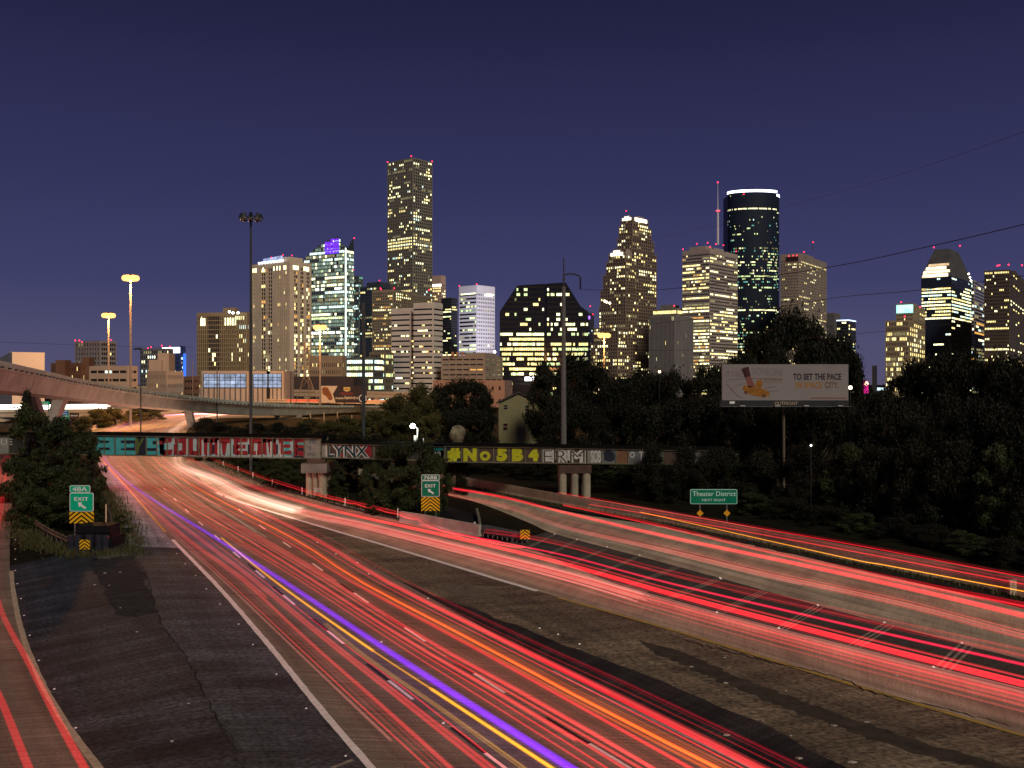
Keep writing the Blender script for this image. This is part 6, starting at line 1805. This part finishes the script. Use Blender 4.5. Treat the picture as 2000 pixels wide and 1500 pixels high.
ordered(((480, 888, 152, 60), (525, 890, 142, 70), (570, 890, 136, 80), (540, 915, 131, 60), (650, 890, 128, 60), (690, 890, 124, 70), (660, 925, 118, 50)), '%s of the green shrubs behind the white delineator posts', 'ivy', 'shrub', 'bush', 'green shrubs behind the delineators')
for a in ((232, 1005, 93, 40), (246, 1030, 88, 34), (228, 1040, 86, 30)): tree(*a, 'ivy', 'small leafy weed clump growing right of the curved guardrail', 'shrub', 'weeds', 'weeds beside the curved guardrail')

# grass tufts along the pavement edges and the barrier foot, too many to count
def grass(name, lines, n, hmax, label, spread=.5):
    r = np.random.RandomState(3); mb = MB()
    for px in lines:
        q = resample(catmull([G(x, y) for x, y in px], 6), 200)
        for k in range(n):
            p = q[r.randint(200)]; x, y = p.x + r.normal()*spread, p.y + r.normal()*spread
            a = r.rand()*6.28; h = hmax*(.3+.7*r.rand()); w = .03+.03*r.rand()
            dx, dy = math.cos(a)*w, math.sin(a)*w
            mb.face([(x-dx, y-dy, 0), (x+dx, y+dy, 0), (x+r.normal()*.1, y+r.normal()*.1, h)])
    o = mb.build(name, leaf_mat('grass_blade_'+name, (.03, .035, .012), (.10, .095, .035)), None, 'stuff'); tag(o, label, 'grass')
grass('grass', [[(880, 945), (1000, 970), (1100, 989), (1300, 1024), (1496, 1064), (1650, 1097), (1895, 1147), (2000, 1172)]], 2200, .42, 'dark grass growing along the foot of the tan ramp barrier', .35)
grass('grass', [[(60, 1040), (110, 1075), (160, 1085), (215, 1082), (258, 1075)], [(30, 1000), (45, 1040), (70, 1075)], [(230, 1000), (255, 1050), (262, 1085)], [(205, 960), (235, 1010)]], 1500, .5, 'rough grass round the foot of exit sign 48A', .7)
grass('grass', [[(420, 900), (470, 925), (560, 955), (680, 985), (760, 1000)]], 2500, .6, 'grass on the bank behind the white delineator posts', .9)

# ------------------------------------------------------------------ light streaks of the traffic
def trail_mat(name, c, s): return emis(name, c, s, 'AUTO')
TM = [trail_mat('tail_red', (1, .025, .035), 1.15), trail_mat('tail_pink', (1, .19, .17), 1.1), trail_mat('tail_rose', (1, .42, .34), 1.1),
      trail_mat('head_white', (1, .80, .62), 1.6), trail_mat('tail_orange', (1, .12, .015), 1.25), trail_mat('tail_dark', (.42, .006, .022), 1.0), trail_mat('sodium_glow', (1, .42, .12), .9), trail_mat('tail_faint', (.36, .085, .07), 1.0)]
RED, PINK, ROSE, WHI, ORA, DRK, SOG, FNT = range(8)
def glow_mat(name, c, s):
    """optically thin streak: brightness follows the length of glowing air looked through"""
    m = bpy.data.materials.new(name); m.use_nodes = True
    nt = m.node_tree; nt.nodes.remove(nt.nodes['Principled BSDF'])
    em = nt.nodes.new('ShaderNodeEmission'); em.inputs['Color'].default_value = (*c, 1)
    g_ = nt.nodes.new('ShaderNodeNewGeometry'); d = nt.nodes.new('ShaderNodeVectorMath'); d.operation = 'DOT_PRODUCT'
    nt.links.new(g_.outputs['Normal'], d.inputs[0]); nt.links.new(g_.outputs['Incoming'], d.inputs[1])
    k = nt.nodes.new('ShaderNodeMath'); k.operation = 'MULTIPLY'; k.inputs[1].default_value = s
    ab = nt.nodes.new('ShaderNodeMath'); ab.operation = 'ABSOLUTE'
    nt.links.new(d.outputs['Value'], ab.inputs[0]); nt.links.new(ab.outputs[0], k.inputs[0]); nt.links.new(k.outputs[0], em.inputs['Strength'])
    tp = nt.nodes.new('ShaderNodeBsdfTransparent'); ad = nt.nodes.new('ShaderNodeAddShader')
    nt.links.new(em.outputs[0], ad.inputs[0]); nt.links.new(tp.outputs[0], ad.inputs[1]); nt.links.new(ad.outputs[0], nt.nodes['Material Output'].inputs['Surface'])
    m.cycles.emission_sampling = 'NONE'
    return m
SOFT0 = len(TM)
TM += [glow_mat('soft_red', (1, .02, .035), .15), glow_mat('soft_pink', (1, .10, .10), .125), glow_mat('soft_rose', (1, .36, .28), .15), glow_mat('soft_white', (1, .76, .55), .20),
       glow_mat('soft_orange', (1, .13, .015), .2), glow_mat('soft_dark', (.8, .008, .04), .10), glow_mat('soft_sodium', (1, .42, .12), .17), glow_mat('soft_faint', (1, .14, .10), .06)]
CORE0 = len(TM)
TM += [glow_mat('core_red', (1, .018, .03), .62), glow_mat('core_pink', (1, .05, .055), .52), glow_mat('core_rose', (1, .30, .24), .3), glow_mat('core_white', (1, .76, .55), .3), glow_mat('core_orange', (1, .10, .008), .75), glow_mat('core_dark', (.8, .008, .04), .3)]
tr = random.Random(21)
FARX = {806.5: (460, 500), 810: (330, 440), 820: (262, 385), 835: (212, 362), 848: (186, 350), 870: (190, 372)}
def far_px(s):
    return [(a + (b-a)*s, y) for y, (a, b) in sorted(FARX.items())]
ROWS = [895, 950, 1050, 1130, 1250, 1380, 1500]
def world_path(px, z, n=70, near=10):
    w = [G(x, y, z) for x, y in px]
    w.append(w[-1] + (w[-1]-w[-2]).normalized()*near)
    return resample(catmull(w, 6), n)
def offset_path(w, o, dz=0.0, wob=0.0, r=tr):
    n = len(w); out = []; ph = r.uniform(0, 6.28); fr = r.uniform(.5, 2.0)
    for i, p in enumerate(w):
        t = w[min(i+1, n-1)]-w[max(0, i-1)]; t.z = 0; t.normalize()
        q = o + wob*math.sin(ph + fr*6.28*i/n)
        out.append(p + Vector((t.y*q, -t.x*q, dz)))
    return out
def part_of(path, f0, f1):
    n = len(path); a, b = int(f0*(n-1)), int(f1*(n-1))
    return path[a:b+1]
class Bundle:
    def __init__(self): self.mb = MB()
    def strand(self, path, r, mi): 
        if len(path) > 1: self.mb.tube(path, r, 6, mi, caps=False)
    def core(self, path, r, mi): self.strand(path, r, CORE0 + mi)
    def spread(self, path, n, width, pal, r=(.006, .016), full=.5, dz=(-.18, .25), wob=.06):
        for _ in range(n):
            o = tr.gauss(0, width*.5); f0, f1 = 0.0, 1.0
            if tr.random() > full:
                f0 = tr.uniform(0, .6); f1 = f0 + tr.uniform(.25, .6)
            self.strand(part_of(offset_path(path, o, tr.uniform(*dz), wob), f0, min(1, f1)), tr.uniform(*r)*5.0, SOFT0 + tr.choices(list(pal), list(pal.values()))[0])
def trail_path(xs, s, z=.8, far=True, rows=ROWS):
    px = (far_px(s) if far else []) + [(x, y) for x, y in zip(xs, rows) if x is not None]
    return world_path(px, z)
def finish(b, name, label, cat='light trail', mats=TM, kind=None, group=None):
    o = single(name, b.mb, mats, label, cat, group, kind, smooth=True); return o

b = Bundle()
A_tr = [  # x at ROWS, far share, main colour, width, strands
 ((196, 243, 350, 440, 568, 707, 837), .02, PINK, .10, 5), ((200, 248, 360, 470, 600, 748, 880), .05, PINK, .26, 10), ((205, 255, 385, 490, 635, 800, 950), .08, PINK, .3, 5),
 ((212, 268, 405, 508, 662, 838, 985), .12, RED, .4, 5),
 ((216, 283, 446, 580, 763, 968, 1158), .22, PINK, .22, 12), ((228, 295, 462, 592, 780, 995, 1185), .28, RED, .3, 6), ((234, 302, 478, 608, 797, 1022, 1218), .3, PINK, .18, 4),
 ((245, 315, 490, 625, 815, 1045, 1250), .38, PINK, .35, 8), ((255, 330, 506, 642, 836, 1072, 1275), .42, PINK, .2, 8),
 ((285, 360, 549, 675, 898, 1132, None), .55, RED, .06, 3), ((310, 395, 592, 726, 957, 1215, 1450), .66, RED, .35, 9), ((318, 405, 606, 740, 977, 1238, 1473), .72, RED, .24, 13), ((322, 411, 614, 748, 986, 1250, 1487), .76, PINK, .06, 3)]
for xs, s, c, w, n in A_tr:
    p = trail_path(xs, s)
    b.core(p, {PINK: .062, RED: .055, ROSE: .05, ORA: .05}[c]*tr.uniform(.6, 1.6), c)
    if c == PINK: b.core(part_of(offset_path(p, tr.choice((-1, 1))*tr.uniform(.12, .3), .05, .05), tr.uniform(.4, .6), tr.uniform(.85, 1)), tr.uniform(.03, .09), tr.choice((PINK, RED, ROSE)))
    b.spread(p, max(2, int(n*.5)), w*.8, {c: 2, FNT: 6, PINK: 1, RED: 1}, full=.45, r=(.004, .010))
    # beyond the bridge and close to it the traffic is denser
    far = part_of(p, 0, tr.uniform(.66, .84))
    b.spread(far, int(n*1.5)+2, w*1.5, {ROSE: 4, WHI: 1, PINK: 4, RED: 1}, full=.5, r=(.008, .018))
for k in range(120):                 # the dense stream beyond the railway bridge, plus orange strands for sodium-lit road
    s = tr.random()*.8; q = trail_path([(198 + 182*s), (246 + 170*s), (350 + 230*s)], s, rows=[895, 950, 1050])
    b.strand(offset_path(part_of(q, tr.uniform(0, .3), tr.uniform(.7, .99)), tr.gauss(0, .3), tr.uniform(-.2, .3), .06), tr.uniform(.06, .14), SOFT0 + tr.choices((ROSE, WHI, PINK, SOG), (4, 2, 5, 3))[0])
for k in range(60):                 # and brightest where the road curves away, orange strands again added as road glow
    s = tr.random(); q = trail_path([(198 + 182*s), (246 + 170*s)], s, rows=[895, 950])
    b.strand(part_of(offset_path(q, tr.gauss(0, .3), tr.uniform(-.2, .3), .06), tr.uniform(0, .2), tr.uniform(.6, .85)), tr.uniform(.08, .16), SOFT0 + tr.choices((ROSE, WHI, PINK, SOG), (3, 3, 3, 4))[0])
finish(b, 'light_trail', 'red and pink tail light streaks and added orange road glow in the three main lanes', kind='stuff')
b = Bundle(); p = trail_path((327, 418, 622, 760, 1002, 1280, 1522), .8)
b.spread(part_of(p, .35, 1), 8, .42, {DRK: 6, RED: 2}, r=(.006, .012), full=.7, dz=(-.3, .5))
finish(b, 'light_trail', 'dim dark red streaks along the right edge of the main lanes', kind='stuff')
b = Bundle(); p = trail_path((300, 380, 570, 694, 922, 1165, 1402), .6); p = part_of(p, .45, 1)
for o in (-.07, .0, .07): b.core(offset_path(p, o, 0, .02), .055, ORA)
b.spread(p, 6, .2, {ORA: 3, RED: 2}); finish(b, 'light_trail', 'bright orange red streak in the right main lane', kind=None)
b = Bundle(); p = trail_path((None, None, 432, 530, 698, 895, 1078), .1, far=False)
for o in (-.04, .0, .04): b.strand(offset_path(part_of(p, .0, .6), o), .06, 0); b.strand(offset_path(part_of(p, .6, .71), o), .02, 0); b.strand(offset_path(part_of(p, .71, 1), o), .06, 0)
finish(b, 'light_trail', 'bold amber streak just left of the violet streak', mats=[glow_mat('trail_amber', (1, .40, .0), .55)])
b = Bundle(); p = trail_path((None, None, None, 540, 672, 856, 1022), .1, far=False)
for o in (-.10, .0, .07): b.strand(offset_path(part_of(p, .3, 1), o, 0, .03), .035, 0)
finish(b, 'light_trail', 'thin pale gold streaks left of the bold amber streak', mats=[glow_mat('trail_gold', (.8, .38, .03), .26)])
b = Bundle(); p = trail_path((204, 261, 420, 546, 726, 925, 1115), .12)
for k in range(9): b.strand(offset_path(p, -.17+.042*k, .03*math.sin(k*2), .02), .05 + .02*(k % 3), k % 2)
finish(b, 'light_trail', 'broad violet streak running the whole length of the main lanes', mats=[glow_mat('trail_violet', (.19, .0, 1), .21), glow_mat('trail_violet_bright', (.26, .02, 1), .26)])

# merging lanes from the right
def rowpath(px, z=.8, far=None): return world_path((far_px(far) if far is not None else []) + px, z, 80)
b = Bundle()
Bw = rowpath([(348, 905), (425, 938), (480, 966), (600, 1003), (700, 1024), (900, 1073), (1100, 1123), (1300, 1181), (1650, 1275), (2000, 1363)], far=.88)
b.spread(Bw, 30, .75, {ROSE: 1, PINK: 6, RED: 3, FNT: 3}, r=(.005, .012), full=.7, dz=(-.25, .25))
b.spread(part_of(Bw, .0, .93), 40, 1.1, {ROSE: 5, PINK: 3}, r=(.006, .012), full=.4, dz=(-.3, .3))
b.spread(part_of(Bw, .0, .82), 110, 1.3, {WHI: 6, ROSE: 4}, r=(.009, .02), full=.5, dz=(-.3, .3))
finish(b, 'light_trail', 'broad pale pink and white streak sweeping through the merging lanes from the right', kind='stuff')
b = Bundle()
Br = rowpath([(368, 895), (480, 945), (600, 984), (700, 1009), (900, 1053), (1100, 1101), (1300, 1158), (1650, 1249), (2000, 1337)], far=.94)
b.spread(Br, 13, .6, {RED: 6, PINK: 2}, r=(.005, .012), full=.7, dz=(-.2, .3))
for o in (-.4, -.1, .25): b.core(offset_path(Br, o, 0, .03), .06, RED)
finish(b, 'light_trail', 'saturated red streaks along the upper side of the broad pale pink streak', kind='stuff')
b = Bundle(); p = rowpath([(820, 1025), (880, 1040), (940, 1052), (1100, 1084), (1300, 1137), (1650, 1219), (2000, 1298)])
for o in (-.07, .07): b.strand(offset_path(p, o), .06, 0)
finish(b, 'light_trail', 'crimson streak crossing the ends of the painted gore stripes', mats=[glow_mat('trail_crimson', (1, .01, .06), .42)])
b = Bundle(); p = rowpath([(945, 1040), (1000, 1047), (1100, 1067), (1300, 1121), (1650, 1203), (2000, 1281)])
b.spread(p, 9, .35, {DRK: 5, RED: 2}, r=(.006, .011)); finish(b, 'light_trail', 'faint thin red streaks highest over the hatched gore', kind='stuff')
b = Bundle(); p = rowpath([(410, 896), (500, 929), (590, 958), (640, 972), (740, 995), (781, 1006), (820, 1017), (844, 1030), (919, 1053), (1000, 1066)], z=.7)
w = part_of(p, .05, .93)
w = [q + Vector((0, 0, .07*math.sin(i*1.9)*(1 if i > 45 else .2))) for i, q in enumerate(w)]
b.core(w, .07, RED); b.core(offset_path(w, .12), .03, PINK); b.spread(part_of(p, 0, .9), 8, .3, {RED: 3, ORA: 1}, r=(.006, .012))
finish(b, 'light_trail', 'thin wavering red streak along the far edge of the merging lanes below the bridge pier')

# exit ramp
b = Bundle()
C1 = rowpath([(780, 932), (880, 953), (928, 961), (1000, 975), (1090, 998), (1300, 1047), (1500, 1089), (1750, 1143), (2000, 1202)])
C2 = rowpath([(1100, 987), (1144, 996), (1300, 1030), (1500, 1078), (1750, 1133), (2000, 1184)])
C3 = rowpath([(780, 945), (880, 966), (1000, 993), (1105, 1029), (1300, 1074), (1500, 1122), (1750, 1176), (2000, 1242)])
for q, n, w, pal in ((C1, 12, .18, {RED: 5, PINK: 1}), (C2, 8, .14, {RED: 5}), (C3, 20, .6, {ROSE: 1, PINK: 5, RED: 1, FNT: 6})):
    b.spread(q, n, w, pal, r=(.005, .010) if q is C3 else (.006, .014), full=.75)
for o in (-.12, .12): b.core(offset_path(C1, o), .06, RED)
b.core(C2, .05, RED)
finish(b, 'light_trail', 'red and pale pink streaks along the exit ramp beside the tan barrier', kind='stuff')
b = Bundle(); p = rowpath([(1250, 1000), (1300, 1011), (1650, 1089), (1725, 1103), (2000, 1155)], z=1.6)
for o in (-.02, .03): b.strand(offset_path(part_of(p, .0, 1), o), .035, 0)
finish(b, 'light_trail', 'thin amber streak running in front of the tan ramp barrier', mats=[glow_mat('trail_amber2', (1, .36, .01), .5)])
b = Bundle()
for px, z in (([(1090, 962), (1300, 1000), (1650, 1061), (2000, 1127)], 2.3), ([(1150, 985), (1300, 1010), (1650, 1074), (2000, 1141)], 1.9)):
    p = rowpath(px, z); b.core(p, .04, RED); b.spread(p, 3, .2, {DRK: 3, RED: 1}, r=(.006, .01))
finish(b, 'light_trail', 'thin high red streaks above the top edge of the tan ramp barrier')

# left roadway
b = Bundle()
for px in ([(15, 890), (8, 940), (2, 1000), (-12, 1100), (0, 1186), (60, 1302), (115, 1410), (165, 1500)], [(10, 890), (0, 930), (-20, 1000), (-60, 1100), (-50, 1250), (0, 1362), (56, 1500)], [(20, 890), (17, 910), (8, 950), (-10, 1010), (-60, 1090), (-120, 1200)]):
    p = rowpath(px, .75)
    for o in (-.09, .0, .09): b.core(offset_path(p, o), .06, RED)
    b.spread(part_of(p, 0, .55), 18, .5, {RED: 4, PINK: 3})
finish(b, 'light_trail', 'red streaks curving down the left roadway at the left edge')
# headlight streak on the elevated road
b = Bundle()
D = 338.0
for k in range(26):
    z = zat(tr.uniform(791, 800), D); y = D + tr.uniform(-2.5, 4)
    b.strand([Vector((xat(-130, D), y+4, z)), Vector((xat(60, D), y, z)), Vector((xat(tr.uniform(170, 232), D), y-3, z+.3))], tr.uniform(.04, .10), 0)
finish(b, 'light_trail', 'white hot headlight streak on the elevated road at the far left', mats=[emis('trail_white', (1, .95, .85), 4.0, 'AUTO')], kind='stuff')
b = Bundle()
for k in range(10):
    D = 505.0 + tr.uniform(0, 6); z = zat(tr.uniform(780, 784), D)
    b.strand([Vector((xat(560, D), D, z)), Vector((xat(760 + tr.uniform(-10, 20), D), D, z - .3))], tr.uniform(.04, .1), tr.choice((RED, PINK, ORA)))
finish(b, 'light_trail', 'red streak on the low orange ramp behind the grey flyover', kind='stuff')
